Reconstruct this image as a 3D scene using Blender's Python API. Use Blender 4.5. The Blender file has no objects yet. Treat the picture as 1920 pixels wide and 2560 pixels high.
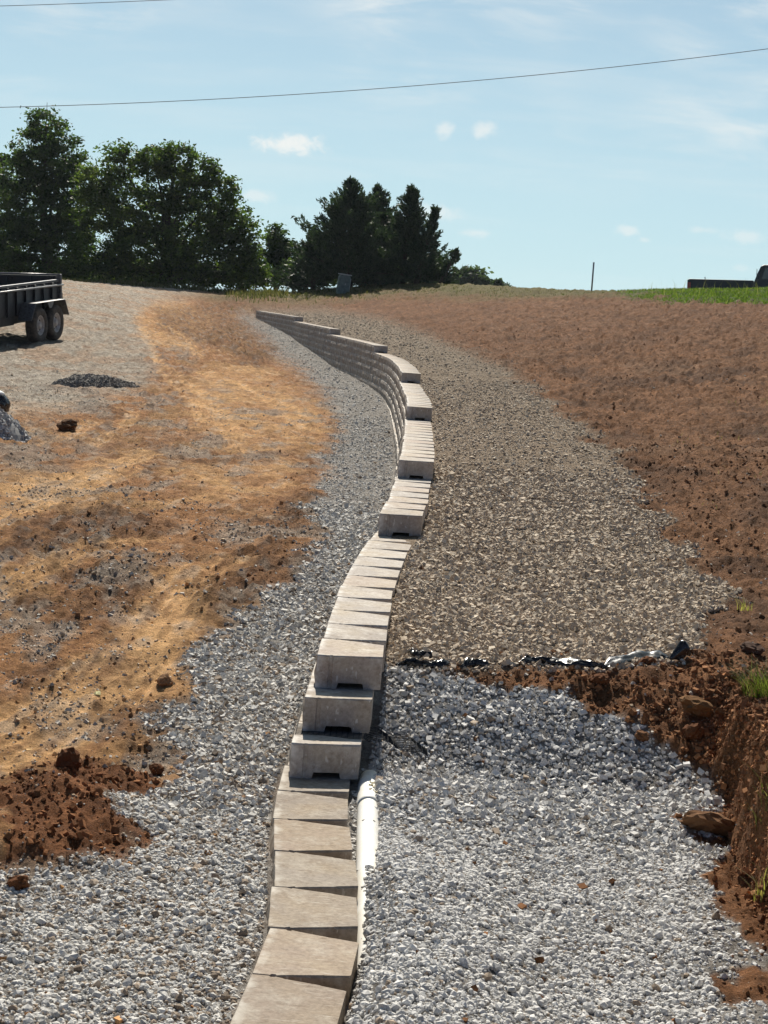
import bpy, bmesh, math, random
import numpy as np
from mathutils import Vector, Matrix, Quaternion

R = math.radians
rng = np.random.default_rng(7)
random.seed(7)
sc = bpy.context.scene
col = sc.collection

# ------------------------------------------------------------------ camera
FPX, CAMH, ROLL, HORY = 4800.0, 2.02, R(4.5), 769.0      # focal length in photo pixels, eye height, roll, horizon row
PITCH = math.atan((1280 - HORY) * math.cos(ROLL) / FPX)
Fv = np.array([0, math.cos(PITCH), -math.sin(PITCH)])
R0 = np.array([1.0, 0, 0]); U0 = np.cross(R0, Fv)
IR = math.cos(ROLL) * R0 + math.sin(ROLL) * U0
IU = -math.sin(ROLL) * R0 + math.cos(ROLL) * U0
CAM = np.array([0, 0, CAMH])
cam = bpy.data.cameras.new('camera'); camo = bpy.data.objects.new('camera', cam); col.objects.link(camo)
cam.sensor_fit = 'VERTICAL'; cam.sensor_height = 25.6; cam.lens = FPX / 100.0
cam.clip_start = 0.1; cam.clip_end = 5000
m = Matrix(((IR[0], IU[0], -Fv[0], 0), (IR[1], IU[1], -Fv[1], 0), (IR[2], IU[2], -Fv[2], CAMH), (0, 0, 0, 1)))
camo.matrix_world = m
sc.camera = camo

# ------------------------------------------------------------------ light
SUN_EL, SUN_AZ = R(41), R(-4)
w = bpy.data.worlds.new('World'); sc.world = w; w.use_nodes = True
wn = w.node_tree.nodes; wl = w.node_tree.links; wn.clear()
SKY_STRENGTH = 0.052
def wnode(t, **k):
    n = wn.new(t)
    for a, b in k.items(): setattr(n, a, b)
    return n
def wmath(op, a, b=None, c=None):
    n = wn.new('ShaderNodeMath'); n.operation = op
    for i, v in enumerate((a, b, c)):
        if v is None: continue
        if isinstance(v, (int, float)): n.inputs[i].default_value = v
        else: wl.new(v, n.inputs[i])
    return n.outputs[0]
sky = wnode('ShaderNodeTexSky', sky_type='NISHITA', sun_disc=False, sun_elevation=SUN_EL, sun_rotation=SUN_AZ,
            altitude=200, air_density=0.6, dust_density=0.0, ozone_density=3.0)
tc = wnode('ShaderNodeTexCoord'); sep = wnode('ShaderNodeSeparateXYZ'); wl.new(tc.outputs['Generated'], sep.inputs[0])
yy = wmath('MAXIMUM', sep.outputs['Y'], 0.02)
az = wmath('DIVIDE', sep.outputs['X'], yy); el = wmath('DIVIDE', sep.outputs['Z'], yy)
comb = wnode('ShaderNodeCombineXYZ'); wl.new(az, comb.inputs[0]); wl.new(el, comb.inputs[1])
def wnoise(scale, sx, sy, detail, rough, off=(0, 0, 0), rot=0.0, dist=0.0):
    mp = wnode('ShaderNodeMapping'); wl.new(comb.outputs[0], mp.inputs[0])
    mp.inputs['Scale'].default_value = (sx, sy, 1); mp.inputs['Location'].default_value = off
    mp.inputs['Rotation'].default_value = (0, 0, rot)
    n = wnode('ShaderNodeTexNoise'); wl.new(mp.outputs[0], n.inputs['Vector'])
    n.inputs['Scale'].default_value = scale; n.inputs['Detail'].default_value = detail
    n.inputs['Roughness'].default_value = rough; n.inputs['Distortion'].default_value = dist
    return n.outputs['Fac']
def wramp(v, lo, hi):
    n = wnode('ShaderNodeMapRange', interpolation_type='SMOOTHSTEP'); wl.new(v, n.inputs['Value'])
    n.inputs['From Min'].default_value = lo; n.inputs['From Max'].default_value = hi
    return n.outputs[0]
# thin cirrus, streaked, thickening upwards
cir = wmath('MULTIPLY', wramp(wnoise(1.0, 11, 42, 7, 0.6, (3.3, 1.1, 0), R(-9), 0.5), 0.42, 0.78),
            wramp(wnoise(1.0, 5, 9, 2, 0.5, (0.2, 7.7, 0)), 0.36, 0.6))
cir = wmath('MULTIPLY', cir, wramp(el, 0.045, 0.135))
cir2 = wmath('MULTIPLY', wramp(wnoise(1.0, 6, 60, 5, 0.55, (1.3, 4.1, 0), R(6), 0.3), 0.44, 0.78), 0.20)
cirrus = wmath('ADD', wmath('MULTIPLY', cir, 0.85), cir2)
# small fair-weather cumulus
puffn = wnoise(1.0, 120, 150, 6, 0.62, (0, 0, 0), 0, 0.3)
def pxdir(x, y):
    d = Fv * FPX + IR * (x - 960) + IU * (1280 - y); return d[0] / d[1], d[2] / d[1]
puffs = None
for (x, y, rx, ry, st) in ((722, 360, 122, 34, .9), (1108, 325, 34, 30, .55), (1204, 326, 46, 30, .6), (640, 490, 62, 24, .45),
                           (1190, 582, 52, 16, .45), (1568, 577, 38, 20, .5), (1612, 600, 24, 10, .35), (1760, 575, 46, 12, .32), (1860, 592, 66, 26, .38), (1080, 530, 90, 26, .5), (1850, 670, 30, 12, .2)):
    a0, e0 = pxdir(x, y)
    dx = wmath('DIVIDE', wmath('SUBTRACT', az, a0), rx / FPX)
    dy = wmath('DIVIDE', wmath('SUBTRACT', el, e0), ry / FPX)
    rr = wmath('SQRT', wmath('ADD', wmath('MULTIPLY', dx, dx), wmath('MULTIPLY', dy, dy)))
    v = wmath('SUBTRACT', wmath('MULTIPLY_ADD', puffn, 1.7, 0.05), rr)
    v = wmath('MULTIPLY', wramp(v, -0.05, 0.75), st)
    puffs = v if puffs is None else wmath('MAXIMUM', puffs, v)
veil = wmath('MULTIPLY_ADD', wramp(el, 0.26, 0.0), 0.40, 0.44)     # bright thin haze on the sunny side
cl = wmath('MINIMUM', wmath('ADD', cirrus, puffs), 0.95)
cl = wmath('MULTIPLY', cl, wramp(sep.outputs['Y'], 0.02, 0.3))
veil = wmath('MULTIPLY', veil, wramp(sep.outputs['Y'], 0.02, 0.3))
mix0 = wnode('ShaderNodeMixRGB'); wl.new(veil, mix0.inputs[0]); wl.new(sky.outputs[0], mix0.inputs[1]); mix0.inputs[2].default_value = (7.5, 10.2, 10.7, 1)
mix = wnode('ShaderNodeMixRGB'); wl.new(cl, mix.inputs[0]); wl.new(mix0.outputs[0], mix.inputs[1])
mix.inputs[2].default_value = (11.4, 11.6, 11.3, 1)
bg = wnode('ShaderNodeBackground'); wl.new(mix.outputs[0], bg.inputs[0]); bg.inputs[1].default_value = SKY_STRENGTH
wo = wnode('ShaderNodeOutputWorld'); wl.new(bg.outputs[0], wo.inputs[0])

sl = bpy.data.lights.new('sun', 'SUN'); sl.energy = 5.0; sl.angle = R(0.6); sl.color = (1.0, 0.93, 0.82)
so = bpy.data.objects.new('sun', sl); col.objects.link(so)
sd = Vector((math.sin(SUN_AZ) * math.cos(SUN_EL), math.cos(SUN_AZ) * math.cos(SUN_EL), math.sin(SUN_EL)))
so.rotation_euler = sd.to_track_quat('Z', 'Y').to_euler(); so.location = (0, 30, 40)

sc.view_settings.view_transform = 'Standard'; sc.view_settings.look = 'None'
sc.view_settings.gamma = 1; sc.view_settings.use_curve_mapping = False; sc.view_settings.exposure = 0.6
sc.cycles.max_bounces = 6; sc.cycles.diffuse_bounces = 3; sc.cycles.transparent_max_bounces = 6

# ------------------------------------------------------------------ helpers
S = 1920 / 1659.0
def ray(x, y): return Fv * FPX + IR * (x - 960) + IU * (1280 - y)
def atz(x, y, z):
    d = ray(x, y); return CAM + d * ((z - CAMH) / d[2])
def atY(x, y, Y):
    d = ray(x, y); return CAM + d * (Y / d[1])
def project(P):
    v = np.asarray(P, float) - CAM; zc = np.maximum(v @ Fv, 0.05)
    return 960 + FPX * (v @ IR) / zc, 1280 - FPX * (v @ IU) / zc, zc

def _h(ix, iy, seed):
    n = (ix.astype(np.int64) * 374761393 + iy.astype(np.int64) * 668265263 + seed * 1442695041) & 0x7fffffff
    n = ((n ^ (n >> 13)) * 1274126177) & 0x7fffffff
    n = ((n ^ (n >> 15)) * 2246822519) & 0x7fffffff
    return ((n ^ (n >> 16)) & 0xffffff) / float(0xffffff)
def noise(x, y, seed=0):
    """gradient noise, about -1..1"""
    x = np.asarray(x, float); y = np.asarray(y, float)
    ix = np.floor(x); iy = np.floor(y); fx = x - ix; fy = y - iy
    ux = fx * fx * fx * (fx * (fx * 6 - 15) + 10); uy = fy * fy * fy * (fy * (fy * 6 - 15) + 10)
    def g(dx, dy):
        a = _h(ix + dx, iy + dy, seed) * 2 * math.pi
        return np.cos(a) * (fx - dx) + np.sin(a) * (fy - dy)
    n00, n10, n01, n11 = g(0, 0), g(1, 0), g(0, 1), g(1, 1)
    return 1.5 * ((n00 * (1 - ux) + n10 * ux) * (1 - uy) + (n01 * (1 - ux) + n11 * ux) * uy)
def fbm(x, y, oct=4, seed=0, gain=.5):
    s = 0; a = 1
    for o in range(oct):
        s = s + a * noise(x * 2 ** o, y * 2 ** o, seed + o * 17); a *= gain
    return s
def smooth(a, b, x):
    t = np.clip((np.asarray(x, float) - a) / (b - a), 0, 1); return t * t * (3 - 2 * t)
def sdpoly(px, py, poly):
    """signed distance, positive inside"""
    P = np.array(poly, float); n = len(P)
    px = np.asarray(px, float); py = np.asarray(py, float)
    d = np.full(px.shape, 1e18); ins = np.zeros(px.shape, bool)
    for i in range(n):
        ax, ay = P[i]; bx, by = P[(i + 1) % n]
        ex, ey = bx - ax, by - ay; wx, wy = px - ax, py - ay
        t = np.clip((wx * ex + wy * ey) / (ex * ex + ey * ey + 1e-9), 0, 1)
        d = np.minimum(d, (wx - ex * t) ** 2 + (wy - ey * t) ** 2)
        c = ((ay > py) != (by > py)) & (px < ex * (py - ay) / (ey if abs(ey) > 1e-9 else 1e-9) + ax)
        ins ^= c
    d = np.sqrt(d); return np.where(ins, d, -d)

def tag(o, label=None, cat=None, group=None, kind=None):
    if label: o['label'] = label
    if cat: o['category'] = cat
    if group: o['group'] = group
    if kind: o['kind'] = kind
    return o
def link(o, parent=None):
    col.objects.link(o)
    if parent is not None: o.parent = parent
    return o
def empty(name, mw=None):
    o = bpy.data.objects.new(name, None); col.objects.link(o); o.empty_display_size = .1
    if mw is not None: o.matrix_world = mw
    return o
def fastmesh(name, V, T, mat, colors=None, smoothf=False, extra=None):
    """triangles or quads from numpy"""
    me = bpy.data.meshes.new(name); V = np.asarray(V, np.float32); T = np.asarray(T, np.int32); k = T.shape[1]
    me.vertices.add(len(V)); me.vertices.foreach_set('co', V.ravel())
    me.loops.add(T.size); me.loops.foreach_set('vertex_index', T.ravel())
    me.polygons.add(len(T)); me.polygons.foreach_set('loop_start', np.arange(0, T.size, k, dtype=np.int32))
    me.polygons.foreach_set('loop_total', np.full(len(T), k, np.int32))
    me.polygons.foreach_set('use_smooth', np.full(len(T), smoothf, bool))
    if colors is not None:
        a = me.attributes.new('col', 'FLOAT_COLOR', 'POINT')
        c = np.ones((len(V), 4), np.float32); c[:, :3] = colors; a.data.foreach_set('color', c.ravel())
    for nm, v in (extra or {}).items():
        a = me.attributes.new(nm, 'FLOAT', 'POINT'); a.data.foreach_set('value', np.asarray(v, np.float32))
    me.update(calc_edges=True); me.materials.append(mat)
    return me
class MB:
    """collects shapes into one mesh"""
    def __init__(s): s.v = []; s.f = []
    def add(s, vs, fs):
        o = len(s.v); s.v += [tuple(v) for v in vs]; s.f += [tuple(i + o for i in f) for f in fs]
    def box(s, x0, x1, y0, y1, z0, z1):
        s.add([(x0, y0, z0), (x1, y0, z0), (x1, y1, z0), (x0, y1, z0), (x0, y0, z1), (x1, y0, z1), (x1, y1, z1), (x0, y1, z1)],
              [(0, 3, 2, 1), (4, 5, 6, 7), (0, 1, 5, 4), (1, 2, 6, 5), (2, 3, 7, 6), (3, 0, 4, 7)])
    def tube(s, pts, rad, n=8, cap=True):
        pts = [Vector(p) for p in pts]; rad = rad if hasattr(rad, '__len__') else [rad] * len(pts)
        o = len(s.v); up = Vector((0, 0, 1))
        for i, p in enumerate(pts):
            t = (pts[min(i + 1, len(pts) - 1)] - pts[max(i - 1, 0)]).normalized()
            a = t.cross(up if abs(t.z) < .95 else Vector((1, 0, 0))).normalized(); b = a.cross(t)
            for k in range(n):
                an = 2 * math.pi * k / n; q = p + (a * math.cos(an) + b * math.sin(an)) * rad[i]; s.v.append(tuple(q))
        for i in range(len(pts) - 1):
            for k in range(n):
                s.f.append((o + i * n + k, o + (i + 1) * n + k, o + (i + 1) * n + (k + 1) % n, o + i * n + (k + 1) % n))
        if cap:
            s.f.append(tuple(o + k for k in range(n))); s.f.append(tuple(o + (len(pts) - 1) * n + k for k in reversed(range(n))))
    def lathe(s, prof, n=24, axis='y', c=(0, 0, 0)):
        o = len(s.v)
        for (h, r) in prof:
            for k in range(n):
                a = 2 * math.pi * k / n
                s.v.append((c[0] + r * math.cos(a), c[1] + h, c[2] + r * math.sin(a)) if axis == 'y' else (c[0] + r * math.cos(a), c[1] + r * math.sin(a), c[2] + h))
        for i in range(len(prof) - 1):
            for k in range(n):
                s.f.append((o + i * n + k, o + i * n + (k + 1) % n, o + (i + 1) * n + (k + 1) % n, o + (i + 1) * n + k))
    def prism(s, poly, y0, y1):
        """poly in x,z extruded along y"""
        o = len(s.v); n = len(poly)
        for (x, z) in poly: s.v.append((x, y0, z))
        for (x, z) in poly: s.v.append((x, y1, z))
        s.f.append(tuple(o + i for i in range(n))); s.f.append(tuple(o + n + i for i in reversed(range(n))))
        for i in range(n): s.f.append((o + i, o + n + i, o + n + (i + 1) % n, o + (i + 1) % n))
    def build(s, name, mat, parent=None, bevel=0, smoothf=False):
        me = bpy.data.meshes.new(name); me.from_pydata(s.v, [], s.f); me.materials.append(mat)
        bm = bmesh.new(); bm.from_mesh(me); bmesh.ops.recalc_face_normals(bm, faces=bm.faces); bm.to_mesh(me); bm.free()
        if smoothf:
            me.polygons.foreach_set('use_smooth', [True] * len(me.polygons))
        o = bpy.data.objects.new(name, me); link(o, parent)
        if bevel:
            b = o.modifiers.new('b', 'BEVEL'); b.width = bevel; b.segments = 2; b.limit_method = 'ANGLE'
        return o

# ------------------------------------------------------------------ materials
def mat(name, base=(.5, .5, .5), rough=.8, metal=0, spec=.3):
    m = bpy.data.materials.new(name); m.use_nodes = True
    b = m.node_tree.nodes['Principled BSDF']
    b.inputs['Base Color'].default_value = (*base, 1); b.inputs['Roughness'].default_value = rough
    b.inputs['Metallic'].default_value = metal; b.inputs['Specular IOR Level'].default_value = spec
    return m
def nt(m): return m.node_tree.nodes, m.node_tree.links, m.node_tree.nodes['Principled BSDF']
def nodes_noise(m, scale, detail=4, rough=.6, coord='Object', off=None):
    N, L, B = nt(m); t = N.new('ShaderNodeTexCoord'); n = N.new('ShaderNodeTexNoise')
    n.inputs['Scale'].default_value = scale; n.inputs['Detail'].default_value = detail; n.inputs['Roughness'].default_value = rough
    v = t.outputs[coord]
    if off is not None:
        a = N.new('ShaderNodeVectorMath'); a.operation = 'ADD'; L.new(v, a.inputs[0]); L.new(off, a.inputs[1]); v = a.outputs[0]
    L.new(v, n.inputs['Vector']); return n.outputs['Fac']
def mrange(m, v, a, b, c, d):
    N, L, B = nt(m); n = N.new('ShaderNodeMapRange'); L.new(v, n.inputs[0])
    for i, q in enumerate((a, b, c, d)): n.inputs[i + 1].default_value = q
    return n.outputs[0]
def mixc(m, fac, a, b, mode='MIX'):
    N, L, B = nt(m); n = N.new('ShaderNodeMixRGB'); n.blend_type = mode
    for i, q in enumerate((fac, a, b)):
        if isinstance(q, (int, float)): n.inputs[i].default_value = q
        elif isinstance(q, tuple): n.inputs[i].default_value = (*q, 1)
        else: L.new(q, n.inputs[i])
    return n.outputs[0]
def bump(m, h, strength, dist, chain=None):
    N, L, B = nt(m); n = N.new('ShaderNodeBump'); n.inputs['Strength'].default_value = strength; n.inputs['Distance'].default_value = dist
    L.new(h, n.inputs['Height'])
    if chain is not None: L.new(chain, n.inputs['Normal'])
    return n.outputs[0]
def attr(m, name, out='Color'):
    N, L, B = nt(m); a = N.new('ShaderNodeAttribute'); a.attribute_name = name; return a.outputs[out]
def worn(name, base, dark, rough, scale, metal=0, spec=.3, bumpd=0.0):
    """paint or plastic with dust and uneven gloss"""
    m = mat(name, base, rough, metal, spec); N, L, B = nt(m)
    n = nodes_noise(m, scale, 6, .65); f = mrange(m, n, .4, .7, 0, 1)
    L.new(mixc(m, f, base, dark), B.inputs['Base Color'])
    L.new(mrange(m, n, .3, .7, max(.05, rough - .15), min(1, rough + .2)), B.inputs['Roughness'])
    if bumpd: L.new(bump(m, n, .5, bumpd), B.inputs['Normal'])
    return m

# ground: colour comes with the soil itself, grain from noise
M_ground = mat('soil', rough=.95, spec=.12)
def _():
    N, L, B = nt(M_ground); c = attr(M_ground, 'col')
    n1 = nodes_noise(M_ground, 38, 6, .7); n2 = nodes_noise(M_ground, 6, 6, .66); n3 = nodes_noise(M_ground, 130, 3, .7)
    v = mixc(M_ground, 1.0, c, mixc(M_ground, mrange(M_ground, n1, .3, .7, 0, 1), (.82, .79, .76), (1.55, 1.53, 1.5)), 'MULTIPLY')
    v = mixc(M_ground, 1.0, v, mixc(M_ground, mrange(M_ground, n2, .3, .7, 0, 1), (.72, .69, .66), (1.32, 1.32, 1.32)), 'MULTIPLY')
    v = mixc(M_ground, 1.0, v, mixc(M_ground, mrange(M_ground, n3, .3, .7, 0, 1), (.75, .75, .75), (1.25, 1.25, 1.25)), 'MULTIPLY')
    n6 = nodes_noise(M_ground, 24, 9, .78); n7 = nodes_noise(M_ground, 6.5, 8, .74); n8 = nodes_noise(M_ground, 75, 4, .7)
    sm = attr(M_ground, 'loose', 'Fac')
    def lf(f):
        q = N.new('ShaderNodeMath'); q.operation = 'MULTIPLY'; L.new(f, q.inputs[0]); L.new(sm, q.inputs[1]); return q.outputs[0]
    v = mixc(M_ground, lf(mrange(M_ground, n7, .50, .57, 0, .58)), v, mixc(M_ground, 1.0, v, (.50, .44, .40), 'MULTIPLY'))     # darker crumbs
    v = mixc(M_ground, lf(mrange(M_ground, n6, .53, .59, 0, .66)), v, mixc(M_ground, 1.0, v, (.45, .41, .38), 'MULTIPLY'))
    v = mixc(M_ground, mrange(M_ground, n8, .62, .68, 0, .5), v, (.38, .33, .27))                                          # small pale grit
    L.new(v, B.inputs['Base Color'])
    b = bump(M_ground, n2, .9, .10); b = bump(M_ground, n1, 1.0, .034, b); b = bump(M_ground, n7, .9, .07, b); b = bump(M_ground, n6, 1.0, .022, b); b = bump(M_ground, n3, .7, .006, b)
    L.new(b, B.inputs['Normal'])
_()
def stone_mat(name, rough, spec):
    m = mat(name, rough=rough, spec=spec); N, L, B = nt(m)
    n = nodes_noise(m, 160, 4, .65)
    L.new(mixc(m, 1.0, attr(m, 'col'), mixc(m, mrange(m, n, .3, .7, 0, 1), (.8, .79, .78), (1.18, 1.18, 1.17)), 'MULTIPLY'), B.inputs['Base Color'])
    L.new(bump(m, n, .35, .004), B.inputs['Normal'])
    return m
M_stone = stone_mat('limestone', .85, .25)
M_clod = stone_mat('clod', .97, .08)

M_block = mat('split_face_concrete', rough=.92, spec=.15)
def _():
    m = M_block; N, L, B = nt(m)
    oi = N.new('ShaderNodeObjectInfo'); ad = N.new('ShaderNodeMath'); ad.operation = 'ADD'
    L.new(oi.outputs['Random'], ad.inputs[0]); L.new(attr(m, 'rnd', 'Fac'), ad.inputs[1]); fr = N.new('ShaderNodeMath'); fr.operation = 'FRACT'; L.new(ad.outputs[0], fr.inputs[0])
    rnd = fr.outputs[0]
    cx = N.new('ShaderNodeCombineXYZ'); mu = N.new('ShaderNodeMath'); mu.operation = 'MULTIPLY'; L.new(rnd, mu.inputs[0]); mu.inputs[1].default_value = 97.0
    for i in range(3): L.new(mu.outputs[0], cx.inputs[i])
    off = cx.outputs[0]
    cr = N.new('ShaderNodeValToRGB'); L.new(rnd, cr.inputs[0])
    e = cr.color_ramp.elements; e[0].color = (.30, .265, .235, 1); e[1].color = (.44, .40, .35, 1)
    for p, c in ((.25, (.41, .37, .33, 1)), (.5, (.365, .335, .305, 1)), (.75, (.39, .325, .275, 1))):
        q = e.new(p); q.color = c
    n1 = nodes_noise(m, 9, 6, .65, off=off); n2 = nodes_noise(m, 55, 4, .7, off=off); n3 = nodes_noise(m, 3.5, 3, .5, off=off)
    v = mixc(m, mrange(m, n3, .42, .66, 0, .7), cr.outputs[0], (.42, .355, .27))          # rusty tint
    v = mixc(m, mrange(m, n1, .50, .70, 0, .65), v, (.56, .53, .48))
    nd = nodes_noise(m, 17, 7, .72, off=off); v = mixc(m, mrange(m, nd, .52, .70, 0, .6), v, (.21, .155, .11))      # mud
    npit = nodes_noise(m, 120, 2, .5, off=off); v = mixc(m, mrange(m, npit, .70, .76, 0, .6), v, (.12, .10, .085))                         # lime bloom
    v = mixc(m, 1.0, v, mixc(m, mrange(m, n2, .3, .7, 0, 1), (.78, .77, .76), (1.2, 1.2, 1.2)), 'MULTIPLY')
    # white lime smear along the front lip and thin drag scratches on top
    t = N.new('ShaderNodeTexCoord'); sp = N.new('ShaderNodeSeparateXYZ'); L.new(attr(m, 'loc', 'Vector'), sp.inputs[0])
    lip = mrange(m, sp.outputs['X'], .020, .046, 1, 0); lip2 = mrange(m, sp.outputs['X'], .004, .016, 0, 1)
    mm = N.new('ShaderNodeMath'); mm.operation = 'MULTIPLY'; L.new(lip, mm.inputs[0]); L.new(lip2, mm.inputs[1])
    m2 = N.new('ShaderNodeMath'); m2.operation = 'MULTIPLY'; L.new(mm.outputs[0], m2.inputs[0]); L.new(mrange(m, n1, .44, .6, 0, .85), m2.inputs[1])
    v = mixc(m, mrange(m, sp.outputs['X'], .010, .0125, 1, 0), v, mixc(m, 1.0, v, (.70, .68, .66), 'MULTIPLY'))      # split face darker: own tone plus self-shadow of its roughness, put into the colour
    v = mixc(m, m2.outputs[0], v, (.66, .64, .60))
    mp = N.new('ShaderNodeMapping'); ad2 = N.new('ShaderNodeVectorMath'); ad2.operation = 'ADD'; L.new(attr(m, 'loc', 'Vector'), ad2.inputs[0]); L.new(off, ad2.inputs[1])
    L.new(ad2.outputs[0], mp.inputs[0]); mp.inputs['Scale'].default_value = (14, 160, 20); mp.inputs['Rotation'].default_value = (0, 0, .12)
    ns = N.new('ShaderNodeTexNoise'); ns.inputs['Scale'].default_value = 1; ns.inputs['Detail'].default_value = 2; L.new(mp.outputs[0], ns.inputs['Vector'])
    v = mixc(m, mrange(m, ns.outputs['Fac'], .65, .71, 0, .75), v, (.64, .61, .56))
    v = mixc(m, 1.0, v, oi.outputs['Color'], 'MULTIPLY')
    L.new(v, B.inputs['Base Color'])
    b = bump(m, n1, .35, .006); b = bump(m, n2, .5, .003, b); L.new(b, B.inputs['Normal'])
_()

M_pvc = worn('white_pvc', (.82, .81, .77), (.70, .66, .56), .42, 14, spec=.4)
M_primer = worn('stained_pvc', (.74, .68, .5), (.5, .4, .22), .6, 40)
M_black_film = worn('black_film', (.012, .012, .013), (.03, .027, .024), .24, 30, spec=.5)
M_grid = mat('geogrid_plastic', (.015, .015, .016), .5)
M_trailer = worn('trailer_black_paint', (.009, .011, .017), (.017, .019, .025), .42, 4, spec=.4)
M_rail = worn('rail_paint', (.05, .054, .06), (.13, .125, .12), .38, 10, spec=.5)
M_fender = worn('fender_plate', (.16, .165, .17), (.09, .085, .08), .42, 20, metal=.6, spec=.5)
M_tyre = worn('tyre_rubber', (.035, .033, .031), (.13, .11, .09), .85, 9)
M_rim = worn('rim_grey', (.42, .41, .40), (.3, .27, .24), .55, 12, metal=.1)
M_dark = mat('dark_void', (.008, .008, .009), .8)
M_sticker = worn('sticker_white', (.7, .72, .75), (.5, .52, .56), .5, 30)
M_yellow = mat('reflector_yellow', (.6, .42, .06), .5)
M_truck = worn('truck_paint', (.008, .013, .026), (.013, .018, .03), .35, 3, spec=.5)
M_glass = mat('dark_glass', (.02, .025, .03), .06, 0, .6)
M_red = mat('tail_light_red', (.35, .02, .015), .25, 0, .5)
M_chrome = mat('chrome', (.55, .55, .55), .25, 1)
M_steel = worn('galvanised_pole', (.32, .33, .33), (.2, .2, .19), .5, 12, metal=.4)
M_box = worn('pedestal_green_grey', (.14, .19, .18), (.09, .12, .11), .6, 6)
M_boxl = worn('pedestal_light', (.4, .45, .43), (.3, .33, .31), .6, 6)
M_wire = mat('wire', (.22, .24, .25), .6)
M_bark = worn('bark', (.07, .055, .042), (.035, .028, .022), .95, 12, bumpd=.02)
M_root = mat('root', (.3, .22, .14), .9)
def leaf_mat(name, trans):
    m = bpy.data.materials.new(name); m.use_nodes = True; N, L, B = nt(m)
    c = attr(m, 'col'); L.new(c, B.inputs['Base Color']); B.inputs['Roughness'].default_value = .6; B.inputs['Specular IOR Level'].default_value = .25
    t = N.new('ShaderNodeBsdfTranslucent'); L.new(mixc(m, 1.0, c, (1.3, 1.4, .6), 'MULTIPLY'), t.inputs[0])
    mx = N.new('ShaderNodeMixShader'); mx.inputs[0].default_value = trans
    L.new(B.outputs[0], mx.inputs[1]); L.new(t.outputs[0], mx.inputs[2]); L.new(mx.outputs[0], N['Material Output'].inputs[0])
    return m
M_leaf = leaf_mat('leaf', .48); M_needle = leaf_mat('cedar_needle', .22); M_grass = leaf_mat('grass_blade', .45)

# ------------------------------------------------------------------ wall line and terrain
CH, BL, BD = .152, .44, .305
SBT = np.array([0, .027, .054, .080, .095, .109, .123, .137, .150, .163, .176])
def SB(k): return np.interp(k, np.arange(11), SBT)
_wy = np.array([-5, 4.3, 5.19, 5.61, 6.04, 6.49, 6.94, 7.38, 7.82, 8.07, 8.5, 9.36, 10.2, 11.1, 12.0, 12.8, 13.2, 14.1, 15.0, 16.1, 17.1, 19.15, 21.3, 22.2, 24.75, 28.8, 32.8, 36.1, 38.0, 40.4, 43.6, 48.5, 51, 58.2, 61.3, 75.4, 90, 120, 700])
_wx = np.array([-.7, -.365, -.325, -.30, -.275, -.29, -.32, -.345, -.358, -.36, -.35, -.34, -.322, -.29, -.245, -.19, -.16, -.11, -.08, -.058, -.045, -.02, 0, 0, -.03, -.095, -.19, -.31, -.44, -.68, -1.08, -1.80, -2.15, -3.22, -3.62, -5.92, -8.3, -12, -60])
_kk = np.interp(_wy, [8, 8.5, 13, 13.4, 16, 16.4, 22, 22.5, 29, 30, 40, 41, 50, 51, 61, 62], [0, 3, 3, 4, 4, 5, 5, 6, 6, 7, 7, 8, 8, 9, 9, 10])
_wx = _wx + .03 * _kk - SB(_kk)
def Xf0(Y): return np.interp(Y, _wy, _wx)
CST = [3.85, 8.03, 8.27, 8.49, 13.2, 16.14, 22.2, 29.34, 40.72, 50.4, 61.3]     # where each course begins
WALL_END = 75.4
def ktop(Y): return np.searchsorted(np.array(CST[1:]), Y, side='right').astype(float)
def Xt(Y): return Xf0(Y) + SB(np.interp(Y, [7.9, 8.1, 8.27, 8.5, 13.0, 13.4, 16, 16.4, 22, 22.5, 29, 30, 40, 41, 50, 51, 61, 62, 200],
                                            [0, 1, 2, 3, 3, 4, 4, 5, 5, 6, 6, 7, 7, 8, 8, 9, 9, 10, 10])) + .10
def zl(Y): return np.interp(Y, [-60, 0, 2, 4.3, 5, 8, 10, 13, 16, 24, 38, 48, 56, 66, 75.4, 79, 84, 90], [.5, .4, .25, -.03, -.055, -.045, .03, .16, .20, .205, .33, .45, .71, 1.01, 1.24, 1.62, 2.0, 2.25])
def zl2(Y): return np.where(Y < 12, zl(Y), np.interp(Y, [12, 16, 20, 30, 36, 39, 41.5, 44, 48, 56, 66, 75, 80, 84, 90], [.115, .2, .26, .38, .45, .53, .69, .90, 1.17, 1.48, 1.76, 1.97, 2.05, 2.1, 2.2]))
def zh(Y): return np.interp(Y, [-60, 0, 6, 8.4, 8.9, 9.2, 10, 13, 16, 22, 29, 40, 50, 61, 75, 79, 84, 90], [.5, .4,   .33, .29, .255, .32, .385, .45, .58, .74, .90, 1.05, 1.2, 1.36, 1.47, 1.65, 1.95, 2.25])
def zlow(Y): return np.interp(Y, [-60, 0, 2, 4.3, 6, 7.5, 8.4, 9], [.5, .4, .25, -.09, -.10, -.075, .0, .05])
def ubound(Y): return np.interp(Y, [0, 9, 14, 21, 30, 45, 60, 75, 90], [1.6, 1.75, 2.0, 2.35, 2.7, 3.0, 3.2, 2.8, 2.6])
def xbank(Y): return np.interp(Y, [0, 5, 6.2, 6.8, 7.4, 7.9, 8.25, 8.6, 9.2], [1.9, 1.60, 1.48, 1.51, 1.515, 1.57, 1.585, 1.55, 1.6])
def crestY(X): return np.interp(X, [-60, -14, -6, 0, 6.5, 12, 18, 60], [84, 84, 87, 86, 73, 62, 58, 50])
PG = {}
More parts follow.
